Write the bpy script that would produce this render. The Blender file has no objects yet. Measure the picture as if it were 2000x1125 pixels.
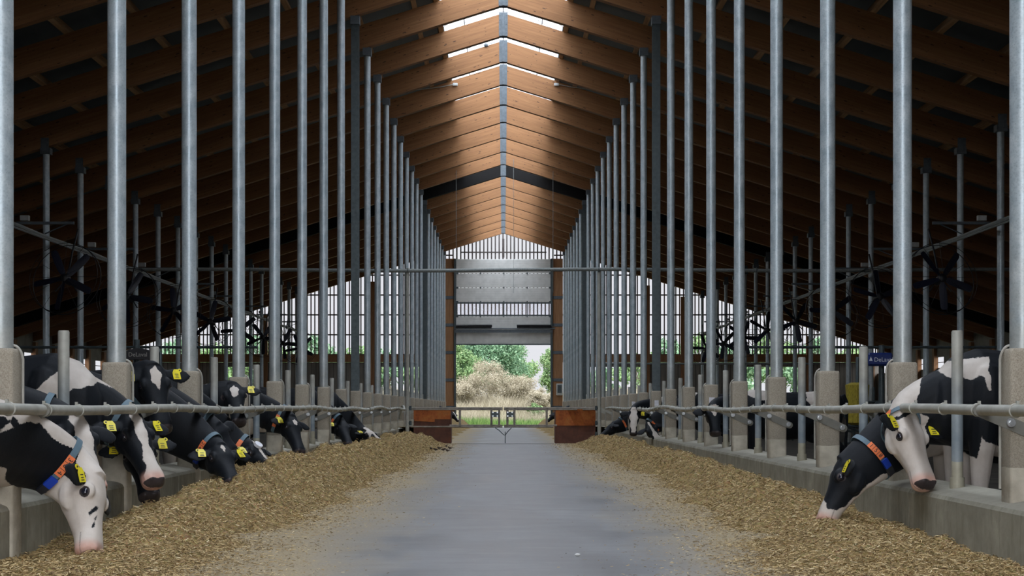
import bpy, math, random
import numpy as np
from mathutils import Vector, Matrix

random.seed(7)
RNG = np.random.default_rng(11)
SC = bpy.context.scene
COL = SC.collection
F, CX, CY, EYE = 3225.0, 983.0, 798.0, 0.94      # focal length in pixels, vanishing point, eye height


def at(px, py, y):
    """the place at depth y that the photo shows at (px, py)"""
    return np.array([(px - CX) * y / F, y, EYE - (py - CY) * y / F])


def V(*a):
    return np.array(a, float)


def unit(v):
    v = np.asarray(v, float)
    return v / max(1e-9, np.linalg.norm(v))


def smooth(a, b, x):
    t = np.clip((np.asarray(x, float) - a) / (b - a), 0, 1)
    return t * t * (3 - 2 * t)


ORD = ('first second third fourth fifth sixth seventh eighth ninth tenth eleventh twelfth thirteenth fourteenth fifteenth sixteenth '
       'seventeenth eighteenth nineteenth twentieth twenty-first twenty-second twenty-third twenty-fourth twenty-fifth twenty-sixth '
       'twenty-seventh twenty-eighth twenty-ninth thirtieth').split()
SIDE = {-1: 'dark-hood side', 1: 'blue-hood side'}
HANDED = {-1: 'left', 1: 'right'}


# ------------------------------------------------------------------ mesh collecting
class MB:
    def __init__(s):
        s.v, s.f, s.m, s.n = [], [], [], 0

    def add(s, verts, faces, mi=0):
        verts = np.asarray(verts, float).reshape(-1, 3)
        s.v.append(verts)
        s.f.extend([tuple(int(i) + s.n for i in f) for f in faces])
        s.m.extend([mi] * len(faces))
        s.n += len(verts)
        return s

    def box(s, c, size, mi=0, rot=None, bev=0.0):
        hx, hy, hz = [q / 2 for q in size]
        if bev > 0:
            b = min(bev, hx * .9, hy * .9, hz * .9)
            pts, fs = [], []
            prof = [(-hz, b), (-hz + b, 0), (hz - b, 0), (hz, b)]
            for z, i in prof:
                ring = [(hx - i, hy - b - i * .0), (hx - b, hy - i), (-hx + b, hy - i), (-hx + i, hy - b), (-hx + i, -hy + b), (-hx + b, -hy + i), (hx - b, -hy + i), (hx - i, -hy + b)]
                pts += [(x, y, z) for x, y in ring]
            for k in range(3):
                for j in range(8):
                    fs.append((k * 8 + j, k * 8 + (j + 1) % 8, k * 8 + 8 + (j + 1) % 8, k * 8 + 8 + j))
            fs.append(tuple(range(7, -1, -1)))
            fs.append(tuple(range(24, 32)))
            p = np.array(pts)
        else:
            p = np.array([(x, y, z) for x in (-hx, hx) for y in (-hy, hy) for z in (-hz, hz)])
            fs = [(0, 1, 3, 2), (4, 6, 7, 5), (0, 4, 5, 1), (2, 3, 7, 6), (0, 2, 6, 4), (1, 5, 7, 3)]
        if rot is not None:
            p = p @ np.asarray(rot).T
        return s.add(p + np.asarray(c, float), fs, mi)

    def loft(s, rings, mi=0, caps=True, closed=False):
        n, k = len(rings[0]), len(rings)
        fs = []
        for i in range(k if closed else k - 1):
            a, b = i * n, ((i + 1) % k) * n
            for j in range(n):
                fs.append((a + j, a + (j + 1) % n, b + (j + 1) % n, b + j))
        if caps and not closed:
            fs.append(tuple(range(n - 1, -1, -1)))
            fs.append(tuple(range((k - 1) * n, k * n)))
        return s.add(np.concatenate(rings), fs, mi)

    def tube(s, pts, r, n=10, mi=0, caps=True, closed=False, flat=1.0):
        pts = [np.asarray(p, float) for p in pts]
        k = len(pts)
        rr = r if hasattr(r, '__len__') else [r] * k
        rings, u = [], None
        for i in range(k):
            if closed:
                t = unit(pts[(i + 1) % k] - pts[i - 1])
            else:
                t = unit(pts[min(i + 1, k - 1)] - pts[max(i - 1, 0)])
            if u is None:
                u = np.cross(t, V(0, 0, 1) if abs(t[2]) < .9 else V(0, 1, 0))
            u = unit(u - t * u.dot(t))
            w = np.cross(t, u)
            a = np.arange(n) * 2 * math.pi / n
            rings.append(pts[i] + rr[i] * (np.cos(a)[:, None] * u + flat * np.sin(a)[:, None] * w))
        return s.loft(rings, mi, caps, closed)

    def prism(s, poly, z0, z1, mi=0, axes=None, o=(0, 0, 0)):
        """extrude a 2-D outline along the third of axes"""
        ax = axes if axes is not None else (V(1, 0, 0), V(0, 1, 0), V(0, 0, 1))
        o = np.asarray(o, float)
        n = len(poly)
        a = [o + p[0] * ax[0] + p[1] * ax[1] + z0 * ax[2] for p in poly]
        b = [o + p[0] * ax[0] + p[1] * ax[1] + z1 * ax[2] for p in poly]
        fs = [(i, (i + 1) % n, n + (i + 1) % n, n + i) for i in range(n)]
        fs += [tuple(range(n - 1, -1, -1)), tuple(range(n, 2 * n))]
        return s.add(np.array(a + b), fs, mi)

    def ball(s, c, r, n=10, mi=0, axes=None):
        r = np.broadcast_to(np.asarray(r, float), (3,))
        k = max(4, n // 2)
        rings = []
        for i in range(1, k):
            th = math.pi * i / k
            a = np.arange(n) * 2 * math.pi / n
            rings.append(np.stack([np.sin(th) * np.cos(a), np.sin(th) * np.sin(a), np.full(n, -np.cos(th))], 1))
        p = np.concatenate(rings + [np.array([[0, 0, -1.], [0, 0, 1.]])]) * r
        fs = []
        for i in range(k - 2):
            for j in range(n):
                fs.append((i * n + j, i * n + (j + 1) % n, (i + 1) * n + (j + 1) % n, (i + 1) * n + j))
        q = (k - 1) * n
        for j in range(n):
            fs.append((q, (j + 1) % n, j))
            fs.append((q + 1, (k - 2) * n + j, (k - 2) * n + (j + 1) % n))
        if axes is not None:
            p = p @ np.array(axes)
        return s.add(p + np.asarray(c, float), fs, mi)

    def mesh(s, name, mats, origin=(0, 0, 0), smooth_deg=40):
        me = bpy.data.meshes.new(name)
        vs = np.concatenate(s.v) - np.asarray(origin, float)
        me.from_pydata(vs.tolist(), [], s.f)
        for m in (mats if isinstance(mats, (list, tuple)) else [mats]):
            me.materials.append(m)
        if len(me.materials) > 1:
            me.polygons.foreach_set('material_index', s.m)
        if smooth_deg:
            me.shade_smooth()
            try:
                me.set_sharp_from_angle(angle=math.radians(smooth_deg))
            except Exception:
                pass
        me.update()
        return me


def props(o, label=None, cat=None, group=None, kind=None):
    for k, v in (('label', label), ('category', cat), ('group', group), ('kind', kind)):
        if v:
            o[k] = v
    return o


def world_loc(o):
    v = np.zeros(3)
    while o is not None:
        v = v + np.array(o.location)
        o = o.parent
    return v


def put(name, mb, mats, parent=None, smooth_deg=40, loc=None, **kw):
    """link collected geometry (world coordinates) as one object; a child's mesh is stored relative to its thing"""
    org = world_loc(parent) if parent is not None else (V(*loc) if loc is not None else V(0, 0, 0))
    o = bpy.data.objects.new(name, mb.mesh(name, mats, org, smooth_deg))
    COL.objects.link(o)
    if parent is not None:
        o.parent = parent
    elif loc is not None:
        o.location = loc
    return props(o, **kw)


def thing(name, loc, label, cat, group=None, rz=0):
    o = bpy.data.objects.new(name, None)
    o.empty_display_size = .1
    COL.objects.link(o)
    o.location = loc
    o.rotation_euler = (0, 0, rz)
    return props(o, label, cat, group)


def dup(root, loc, label=None, group=None, rz=None, scale=None):
    r = root.copy()
    COL.objects.link(r)
    r.location = loc
    if rz is not None:
        r.rotation_euler = (0, 0, rz)
    if scale is not None:
        r.scale = scale
    props(r, label, None, group)
    for ch in list(root.children):
        c = ch.copy()
        COL.objects.link(c)
        c.parent = r
        for g in ch.children:
            d = g.copy()
            COL.objects.link(d)
            d.parent = c
    return r


# ------------------------------------------------------------------ materials
MATS = {}


class NT:
    """small node helper"""

    def __init__(s, name, rough=.6, metal=0., spec=.5):
        s.mat = bpy.data.materials.new(name)
        s.mat.use_nodes = True
        s.t = s.mat.node_tree
        s.t.nodes.clear()
        s.out = s.n('ShaderNodeOutputMaterial')
        s.b = s.n('ShaderNodeBsdfPrincipled')
        s.b.inputs['Roughness'].default_value = rough
        s.b.inputs['Metallic'].default_value = metal
        s.b.inputs['Specular IOR Level'].default_value = spec
        s.l(s.b.outputs[0], s.out.inputs[0])
        MATS[name] = s.mat

    def n(s, t, **k):
        nd = s.t.nodes.new(t)
        for a, b in k.items():
            setattr(nd, a, b)
        return nd

    def l(s, a, b):
        s.t.links.new(a, b)
        return s

    def sock(s, v, inp):
        if hasattr(v, 'is_linked') or hasattr(v, 'links'):
            s.l(v, inp)
        else:
            inp.default_value = v

    def math(s, op, a, b=0.0, c=None, clamp=False):
        nd = s.n('ShaderNodeMath', operation=op, use_clamp=clamp)
        s.sock(a, nd.inputs[0])
        s.sock(b, nd.inputs[1])
        if c is not None:
            s.sock(c, nd.inputs[2])
        return nd.outputs[0]

    def coord(s, which='Object', scale=(1, 1, 1)):
        tc = s.n('ShaderNodeTexCoord')
        mp = s.n('ShaderNodeMapping')
        mp.inputs['Scale'].default_value = scale
        s.l(tc.outputs[which], mp.inputs[0])
        return mp.outputs[0]

    def pos(s, scale=(1, 1, 1)):
        g = s.n('ShaderNodeNewGeometry')
        mp = s.n('ShaderNodeMapping')
        mp.inputs['Scale'].default_value = scale
        s.l(g.outputs['Position'], mp.inputs[0])
        return mp.outputs[0]

    def xyz(s, vec):
        nd = s.n('ShaderNodeSeparateXYZ')
        s.l(vec, nd.inputs[0])
        return nd.outputs

    def noise(s, vec, scale=5., detail=4., rough=.55):
        nd = s.n('ShaderNodeTexNoise')
        nd.inputs['Scale'].default_value = scale
        nd.inputs['Detail'].default_value = detail
        nd.inputs['Roughness'].default_value = rough
        if vec is not None:
            s.l(vec, nd.inputs['Vector'])
        return nd.outputs[0]

    def voro(s, vec, scale=5., feature='F1', out='Distance'):
        nd = s.n('ShaderNodeTexVoronoi', feature=feature)
        nd.inputs['Scale'].default_value = scale
        s.l(vec, nd.inputs['Vector'])
        return nd.outputs[out]

    def ramp(s, fac, stops):
        nd = s.n('ShaderNodeValToRGB')
        cr = nd.color_ramp
        while len(cr.elements) < len(stops):
            cr.elements.new(.5)
        for e, (p, c) in zip(cr.elements, stops):
            e.position = p
            c = c if hasattr(c, '__len__') else (c, c, c)
            e.color = (*c[:3], 1)
        s.l(fac, nd.inputs[0])
        return nd.outputs[0]

    def mix(s, fac, a, b, mode='MIX'):
        nd = s.n('ShaderNodeMix', data_type='RGBA', blend_type=mode)
        s.sock(fac, nd.inputs['Factor'])
        for v, i in ((a, 6), (b, 7)):
            s.sock((*v, 1) if isinstance(v, tuple) and len(v) == 3 else v, nd.inputs[i])
        return nd.outputs[2]

    def color(s, v):
        s.sock((*v, 1) if isinstance(v, tuple) and len(v) == 3 else v, s.b.inputs['Base Color'])
        return s

    def rough(s, v):
        s.sock(v, s.b.inputs['Roughness'])
        return s

    def bump(s, h, strength=.3, dist=.01):
        nd = s.n('ShaderNodeBump')
        nd.inputs['Strength'].default_value = strength
        nd.inputs['Distance'].default_value = dist
        s.l(h, nd.inputs['Height'])
        s.l(nd.outputs[0], s.b.inputs['Normal'])
        return s


def plain(name, col, rough=.5, metal=0., var=.12, scale=14., spec=.5):
    m = NT(name, rough, metal, spec)
    nz = m.noise(m.coord(), scale, 3)
    lo = tuple(c * (1 - var) for c in col)
    hi = tuple(min(1, c * (1 + var)) for c in col)
    m.color(m.ramp(nz, [(.3, lo), (.7, hi)]))
    return m.mat


def build_materials():
    # galvanised steel: spangled zinc, dung-splashed and dusty near its foot
    m = NT('galvanised', .42, .35, .5)
    c = m.coord()
    sp = m.ramp(m.voro(c, 60), [(.1, .25), (.6, .8)])
    mott = m.noise(c, 9, 5, .65)
    fine = m.noise(c, 160, 2)
    base = m.ramp(mott, [(.25, (.31, .375, .41)), (.55, (.46, .525, .555)), (.8, (.62, .68, .70))])
    base = m.mix(.16, base, sp, 'OVERLAY')
    base = m.mix(m.math('MULTIPLY', m.math('GREATER_THAN', fine, .64), .35), base, (.12, .14, .15))
    z = m.xyz(m.pos())[2]
    nz = m.noise(m.pos(), 6, 4)
    dust = m.math('MULTIPLY', m.math('SUBTRACT', 1.0, m.math('DIVIDE', m.math('SUBTRACT', z, 1.0), 1.2, clamp=True)), m.math('MULTIPLY', nz, 1.25), clamp=True)
    m.color(m.mix(dust, base, (.36, .335, .27)))
    m.rough(m.ramp(mott, [(.3, .34), (.7, .55)]))

    # the same with the bleached band at cow-tongue height (stub posts)
    m = NT('dusty_steel', .55, .15, .4)
    c = m.pos()
    nz = m.noise(c, 7, 5)
    z = m.xyz(c)[2]
    band = m.math('LESS_THAN', m.math('ADD', z, m.math('MULTIPLY', nz, .05)), .60)
    up = m.math('DIVIDE', m.math('SUBTRACT', z, .85), .4, clamp=True)
    body = m.mix(up, m.ramp(nz, [(.3, (.16, .2, .23)), (.7, (.3, .34, .36))]), m.ramp(nz, [(.3, (.28, .27, .23)), (.7, (.42, .41, .36))]))
    m.color(m.mix(band, body, m.ramp(nz, [(.3, (.30, .28, .21)), (.7, (.47, .44, .34))])))

    m = NT('rail_steel', .55, .15, .4)
    c = m.pos()
    nz = m.noise(c, 8, 5)
    f = m.noise(c, 90, 3)
    m.color(m.mix(m.math('MULTIPLY', f, .5), m.ramp(nz, [(.3, (.34, .34, .30)), (.7, (.52, .52, .47))]), (.27, .25, .20)))

    # exposed aggregate concrete of the pillars with a bleached foot
    m = NT('pillar_concrete', .85, 0, .3)
    c = m.pos()
    sp = m.noise(c, 150, 5, .75)
    nz = m.noise(c, 9, 5)
    z = m.xyz(c)[2]
    up = m.ramp(sp, [(.3, (.19, .16, .12)), (.5, (.37, .325, .255)), (.7, (.52, .465, .375))])
    up = m.mix(m.math('MULTIPLY', m.math('SUBTRACT', .95, z, clamp=True), 1.1, clamp=True), up, (.17, .15, .12))
    foot = m.ramp(nz, [(.3, (.38, .34, .27)), (.7, (.57, .53, .43))])
    band = m.math('LESS_THAN', m.math('ADD', z, m.math('MULTIPLY', nz, .03)), .60)
    m.color(m.mix(band, up, foot))
    m.bump(sp, .5, .006)

    m = NT('curb_concrete', .85, 0, .3)
    c = m.pos()
    nz = m.noise(c, 3.2, 6, .65)
    st = m.noise(m.pos((3, 3, .5)), 4, 4)
    fine = m.noise(c, 60, 3)
    col = m.ramp(nz, [(.25, (.21, .195, .15)), (.55, (.345, .325, .255)), (.8, (.49, .465, .375))])
    col = m.mix(m.math('MULTIPLY', m.math('GREATER_THAN', st, .56), .4), col, (.19, .19, .14))
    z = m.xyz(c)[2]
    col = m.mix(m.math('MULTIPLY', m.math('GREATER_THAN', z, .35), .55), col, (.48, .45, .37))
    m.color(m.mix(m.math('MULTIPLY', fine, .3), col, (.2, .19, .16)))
    m.bump(nz, .4, .01)

    # alley floor: worn concrete, streaked lengthways, feed dust towards both heaps
    m = NT('alley_concrete', .4, 0, .5)
    c = m.pos()
    x, y, z = m.xyz(c)
    big = m.noise(m.pos((1.2, .35, 1)), 1.1, 6, .6)
    stk = m.noise(m.pos((7, .25, 1)), 1.5, 5, .6)
    crs = m.noise(m.pos((.9, 2.2, 1)), 1.5, 6, .72)
    fine = m.noise(c, 55, 4, .7)
    col = m.ramp(big, [(.3, (.125, .126, .128)), (.55, (.195, .197, .199)), (.75, (.285, .286, .286))])
    col = m.mix(m.math('MULTIPLY', stk, .35), col, (.185, .188, .197))
    col = m.mix(m.math('MULTIPLY', m.ramp(crs, [(.5, 0.), (.66, 1.)]), .34), col, (.115, .11, .10))
    col = m.mix(m.math('MULTIPLY', m.ramp(crs, [(.34, 1.), (.46, 0.)]), .22), col, (.33, .325, .315))
    edge = m.math('ADD', m.math('ABSOLUTE', m.math('SUBTRACT', x, .12)), m.math('MULTIPLY', m.math('SUBTRACT', m.noise(m.pos((1, .3, 1)), 1.3, 6, .65), .5), 1.3))
    dust = m.math('DIVIDE', m.math('SUBTRACT', edge, .72), .8, clamp=True)
    dcol = m.ramp(fine, [(.32, (.235, .18, .095)), (.68, (.50, .40, .25))])
    dfac = m.math('MULTIPLY', dust, m.math('ADD', .55, m.math('MULTIPLY', fine, .7)), clamp=True)
    col = m.mix(dfac, col, dcol)
    wig = m.math('MULTIPLY', m.math('SUBTRACT', m.noise(m.pos((1.5, .2, 1)), 2.0, 5, .7), .5), .35)
    for yc, wd in ((15.3, .022), (24.1, .03), (33.5, .04)):
        ln = m.math('LESS_THAN', m.math('ABSOLUTE', m.math('ADD', m.math('SUBTRACT', y, yc), wig)), wd)
        col = m.mix(m.math('MULTIPLY', ln, .6), col, (.10, .085, .065))
    m.color(m.mix(m.math('MULTIPLY', m.math('GREATER_THAN', fine, .64), .35), col, (.10, .09, .07)))
    m.rough(m.math('ADD', m.math('MULTIPLY', dfac, .45), m.math('ADD', .26, m.math('MULTIPLY', big, .4)), clamp=True))
    m.bump(m.math('ADD', fine, m.math('MULTIPLY', crs, .8)), .12, .008)

    m = NT('stall_floor', .8, 0, .3)
    nz = m.noise(m.pos(), 1.4, 6, .65)
    m.color(m.ramp(nz, [(.3, (.025, .022, .018)), (.7, (.085, .075, .06))]))

    # glued laminated spruce with knots
    m = NT('glulam', .62, 0, .35)
    oi = m.n('ShaderNodeObjectInfo')
    shift = m.math('MULTIPLY', oi.outputs['Random'], 37.0)
    tc_ = m.n('ShaderNodeTexCoord')
    ox, oy, oz = m.xyz(tc_.outputs['Object'])
    cmb = m.n('ShaderNodeCombineXYZ')
    m.l(m.math('ADD', ox, shift), cmb.inputs[0])
    m.l(m.math('ADD', oy, shift), cmb.inputs[1])
    m.l(m.math('ADD', oz, m.math('MULTIPLY', ox, .31)), cmb.inputs[2])

    def along(which, scale):
        mp = m.n('ShaderNodeMapping')
        mp.inputs['Scale'].default_value = scale
        m.l(cmb.outputs[0], mp.inputs[0])
        return mp.outputs[0]
    m.coord = along
    g = m.noise(m.coord('Object', (.55, 6, 13)), 2.2, 6, .6)
    lam = m.noise(m.coord('Object', (.12, 3, 2.6)), 2.6, 2)
    kn = m.voro(m.coord('Object', (1.1, 1.6, 3.4)), 2.6)
    kn2 = m.voro(m.coord('Object', (1.7, 1.3, 4.4)), 3.3)
    col = m.ramp(g, [(.25, (.165, .072, .027)), (.55, (.275, .127, .048)), (.8, (.37, .187, .08))])
    col = m.mix(m.math('MULTIPLY', lam, .45), col, (.33, .16, .066))
    knot = m.math('MAXIMUM', m.math('LESS_THAN', kn, .115), m.math('LESS_THAN', kn2, .10))
    col = m.mix(m.math('MULTIPLY', knot, .85), col, (.06, .028, .014))
    m.color(col)

    m = NT('column_timber', .65, 0, .35)
    g = m.noise(m.coord('Object', (9, 9, .6)), 2.2, 6, .6)
    kn = m.voro(m.coord('Object', (4, 4, 1.2)), 1.8)
    col = m.ramp(g, [(.25, (.22, .105, .046)), (.6, (.36, .19, .09)), (.85, (.45, .26, .13))])
    m.color(m.mix(m.math('MULTIPLY', m.math('LESS_THAN', kn, .07), .8), col, (.07, .03, .015)))

    m = NT('purlin_timber', .7, 0, .3)
    g = m.noise(m.coord('Object', (9, .5, 9)), 2.2, 5)
    m.color(m.ramp(g, [(.3, (.34, .20, .10)), (.7, (.55, .36, .20))]))

    plain('dark_timber', (.009, .008, .0075), .8, 0, .12, 14, .2)
    m = NT('roof_sheet', .55, .1, .4)
    nz = m.noise(m.pos((1, .2, 1)), 2., 4)
    m.color(m.ramp(nz, [(.3, (.055, .075, .09)), (.7, (.095, .12, .135))]))

    # translucent ridge sheet
    m = NT('ridge_sheet', .4)
    tl = m.n('ShaderNodeBsdfTranslucent')
    tl.inputs[0].default_value = (.92, .95, .97, 1)
    tr = m.n('ShaderNodeBsdfTransparent')
    tr.inputs[0].default_value = (.92, .96, 1, 1)
    mx = m.n('ShaderNodeMixShader')
    mx.inputs[0].default_value = .72
    m.l(tl.outputs[0], mx.inputs[1]).l(tr.outputs[0], mx.inputs[2]).l(mx.outputs[0], m.out.inputs[0])

    plain('gate_steel', (.235, .205, .165), .65, .05, .3, 8)
    plain('bracket_dusty', (.17, .165, .14), .7)
    plain('white_tube', (.75, .77, .78), .5)
    plain('bracket_steel', (.10, .12, .135), .6, .1, .2)
    plain('dark_steel', (.07, .09, .095), .45, .3, .25)
    plain('bolt_steel', (.55, .57, .58), .3, .7)
    m = NT('door_panel', .5, 0, .4)
    z = m.xyz(m.coord())[2]
    w = m.n('ShaderNodeTexWave', wave_type='BANDS', bands_direction='Z')
    w.inputs['Scale'].default_value = 9
    m.l(m.coord(), w.inputs['Vector'])
    nz = m.noise(m.coord(), 3, 4)
    m.color(m.ramp(nz, [(.3, (.50, .50, .47)), (.7, (.62, .615, .58))]))
    m.bump(w.outputs[0], .25, .01)
    m = NT('window_film', .3)
    tr = m.n('ShaderNodeBsdfTransparent')
    tr.inputs[0].default_value = (.93, .94, .97, 1)
    gl = m.n('ShaderNodeBsdfGlossy')
    gl.inputs[1].default_value = .15
    mx = m.n('ShaderNodeMixShader')
    mx.inputs[0].default_value = .06
    m.l(tr.outputs[0], mx.inputs[1]).l(gl.outputs[0], mx.inputs[2]).l(mx.outputs[0], m.out.inputs[0])

    plain('slat_timber', (.055, .043, .038), .7, 0, .3)
    m = NT('board_wall', .75, 0, .3)
    x = m.xyz(m.pos((1, 1, 1)))[0]
    seam = m.math('LESS_THAN', m.math('FRACT', m.math('MULTIPLY', x, 4.3)), .14)
    nz = m.noise(m.pos((6, 6, .6)), 2, 4)
    m.color(m.mix(m.math('MULTIPLY', seam, .7), m.ramp(nz, [(.3, (.20, .19, .165)), (.7, (.31, .29, .255))]), (.05, .045, .04)))
    m = NT('curtain_sheet', .7, 0, .3)
    nz = m.noise(m.pos(), 1.5, 3)
    m.color(m.ramp(nz, [(.3, (.22, .21, .19)), (.7, (.33, .32, .29))]))

    # rust
    m = NT('rust', .8, .1, .3)
    nz = m.noise(m.coord(), 3.2, 7, .65)
    f = m.noise(m.coord(), 22, 4)
    col = m.ramp(nz, [(.3, (.16, .05, .024)), (.47, (.52, .15, .042)), (.6, (.62, .22, .06)), (.72, (.30, .13, .075))])
    m.color(m.mix(m.math('MULTIPLY', f, .4), col, (.12, .04, .02)))
    m = NT('brown_plate', .75, .2, .3)
    nz = m.noise(m.coord(), 3.2, 7, .65)
    m.color(m.ramp(nz, [(.25, (.075, .036, .028)), (.5, (.15, .068, .048)), (.8, (.26, .10, .055))]))

    # chopped feed
    m = NT('chopped_feed', .9, 0, .2)
    c = m.pos()
    nz = m.noise(c, 24, 6, .7)
    n2 = m.noise(c, 1.6, 4)
    v = m.voro(m.pos((1, 1, 2)), 55, out='Color')
    col = m.ramp(nz, [(.30, (.08, .053, .02)), (.5, (.31, .21, .09)), (.70, (.56, .41, .19))])
    col = m.mix(.22, col, v, 'SOFT_LIGHT')
    m.color(m.mix(m.math('MULTIPLY', n2, .4), col, (.19, .15, .06)))
    m.bump(nz, .8, .02)
    m = NT('straw', .75, 0, .25)
    g = m.n('ShaderNodeNewGeometry')
    m.color(m.ramp(g.outputs['Random Per Island'], [(0, (.11, .072, .026)), (.35, (.31, .21, .09)), (.7, (.52, .375, .175)), (.94, (.68, .53, .29)), (1, (.78, .67, .44))]))

    # cow coat; the mesh attribute «coat» holds r = white hair, g = pink skin, b = dark horn or nose
    m = NT('coat', .5, 0, .22)
    at_ = m.n('ShaderNodeAttribute', attribute_name='coat')
    sep = m.n('ShaderNodeSeparateColor')
    m.l(at_.outputs['Color'], sep.inputs[0])
    c = m.coord()
    nz = m.noise(c, 22, 7, .7)
    hair = m.noise(m.coord('Object', (1, 1, .35)), 130, 3, .6)
    f = m.math('ADD', sep.outputs[0], m.math('MULTIPLY', m.math('SUBTRACT', nz, .5), 1.0))
    f = m.math('ADD', m.math('MULTIPLY', m.math('SUBTRACT', f, .5), 7.0), .5, clamp=True)
    n3 = m.noise(c, 4, 4)
    white = m.ramp(n3, [(.3, (.50, .435, .375)), (.7, (.70, .645, .59))])
    white = m.mix(m.math('MULTIPLY', hair, .22), white, (.36, .31, .26))
    black = m.mix(hair, (.0025, .0036, .0055), (.009, .0115, .0155))
    col = m.mix(f, black, white)
    g_ = m.math('MULTIPLY', sep.outputs[1], m.math('ADD', .55, m.math('MULTIPLY', nz, .9)), clamp=True)
    col = m.mix(g_, col, (.60, .34, .27))
    b_ = m.math('ADD', m.math('MULTIPLY', m.math('SUBTRACT', sep.outputs[2], .5), 4), .5, clamp=True)
    m.color(m.mix(b_, col, (.045, .036, .036)))
    m.rough(m.math('SUBTRACT', .62, m.math('MULTIPLY', b_, .28)))
    m.bump(hair, .25, .004)
    m.b.inputs['Sheen Weight'].default_value = .03
    m.b.inputs['Sheen Roughness'].default_value = .4

    plain('eye_dark', (.012, .012, .02), .06, 0, .1, 8, .7)
    plain('tag_yellow', (.80, .68, .03), .4)
    plain('tag_print', (.03, .03, .03), .6)
    plain('strap_grey', (.10, .16, .20), .6)
    plain('strap_blue', (.01, .05, .42), .5)
    plain('tag_orange', (.86, .21, .07), .5)
    plain('buckle_dark', (.02, .022, .03), .4)
    plain('fan_navy', (.010, .012, .026), .4)
    plain('fan_black', (.010, .010, .012), .5)
    plain('hood_blue', (.012, .03, .16), .4)
    plain('hood_dark', (.020, .019, .022), .5)
    plain('letter_white', (.72, .76, .8), .5)
    m = NT('brush_yellow', .8)
    nz = m.noise(m.coord('Object', (6, 6, 1)), 20, 3)
    m.color(m.ramp(nz, [(.3, (.16, .12, .01)), (.7, (.45, .36, .03))]))
    plain('brush_dark', (.03, .035, .04), .8)
    plain('box_grey', (.45, .46, .44), .5)
    plain('tag_white', (.72, .72, .76), .5)
    plain('hose', (.40, .385, .34), .6)
    plain('pipe_wrap', (.20, .215, .205), .7, .1, .3, 40)
    plain('bird_brown', (.06, .04, .026), .8, 0, .3, 60)
    plain('pebble_white', (.6, .6, .58), .8)
    plain('drain_dark', (.05, .048, .045), .7)
    m = NT('bark', .9)
    nz = m.noise(m.coord('Object', (6, 6, 1)), 4, 5)
    m.color(m.ramp(nz, [(.3, (.06, .05, .04)), (.7, (.17, .14, .11))]))

    def leafy(name, stops, trans=.35):
        m = NT(name, .6, 0, .25)
        g = m.n('ShaderNodeNewGeometry')
        col = m.ramp(g.outputs['Random Per Island'], stops)
        m.color(col)
        tl = m.n('ShaderNodeBsdfTranslucent')
        m.l(col, tl.inputs[0])
        mx = m.n('ShaderNodeMixShader')
        mx.inputs[0].default_value = trans
        m.l(m.b.outputs[0], mx.inputs[1]).l(tl.outputs[0], mx.inputs[2]).l(mx.outputs[0], m.out.inputs[0])
    leafy('leaf_deep', [(0, (.05, .11, .06)), (.5, (.13, .25, .14)), (1, (.30, .44, .28))])
    leafy('leaf_mid', [(0, (.08, .15, .06)), (.5, (.17, .29, .12)), (1, (.34, .44, .22))])
    leafy('dry_grass', [(0, (.20, .175, .12)), (.5, (.37, .335, .245)), (1, (.53, .49, .385))])
    leafy('green_grass', [(0, (.10, .20, .06)), (.5, (.19, .34, .10)), (1, (.36, .50, .18))])
    m = NT('meadow', .9)
    nz = m.noise(m.pos(), .6, 5)
    m.color(m.ramp(nz, [(.35, (.15, .22, .09)), (.65, (.33, .29, .18))]))


build_materials()
M = MATS


def text_mb(s, size, extrude=.0015):
    """writing as flat letters in the x/y plane, centred"""
    cu = bpy.data.curves.new('letters', 'FONT')
    cu.body = s
    cu.size = size
    cu.extrude = extrude
    cu.align_x = 'CENTER'
    cu.align_y = 'CENTER'
    cu.resolution_u = 3
    ob = bpy.data.objects.new('letters', cu)
    COL.objects.link(ob)
    bpy.context.view_layer.update()
    me = bpy.data.meshes.new_from_object(ob.evaluated_get(bpy.context.evaluated_depsgraph_get()))
    v = np.array([x.co[:] for x in me.vertices]).reshape(-1, 3)
    f = [tuple(p.vertices) for p in me.polygons]
    bpy.data.objects.remove(ob)
    bpy.data.curves.remove(cu)
    bpy.data.meshes.remove(me)
    return v, f


def add_text(mb, s, size, o, ax, ay, mi=0, extrude=.0015):
    v, f = text_mb(s, size, extrude)
    az = np.cross(ax, ay)
    mb.add(np.asarray(o) + v[:, :1] * ax + v[:, 1:2] * ay + v[:, 2:3] * az, f, mi)

# ================================================================== the barn
Y0, DY = 10.03, 3.0                      # depth of the first frame seen, frame spacing
NF = 26
FY = [Y0 + DY * n for n in range(NF)]
XP = {-1: 3.05, 1: 3.15}                 # feed-fence posts off the alley's axis
XQ = 10.25                               # posts by the stalls
YEND, YBACK, XW = 88.03, -3.0, 20.0
SLOPE, RIDGE = 0.31, EYE + 9.025         # underside of the rafters
RH = .54


def roof_z(x):
    return RIDGE - SLOPE * abs(x)


def structure(name, mb, mats, smooth_deg=40, **kw):
    return put(name, mb, mats, smooth_deg=smooth_deg, kind='structure', **kw)


# ---- floors
b = MB()
b.box((0, (YBACK + YEND) / 2 + .3, -.1), (6.6, YEND - YBACK + .6, .2))
structure('floor', b, M['alley_concrete'], 0)
for sg in (-1, 1):
    b = MB()
    b.box((sg * (3.3 + XW + .3) / 2, (YBACK + YEND) / 2, -.22), (XW + .3 - 3.3, YEND - YBACK, .2))
    structure('floor_stalls_' + HANDED[sg], b, M['stall_floor'], 0)
b = MB()
b.box((0, 43.9, .003), (5.6, .05, .006))
structure('trim_1', b, M['drain_dark'], 0)

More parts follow.
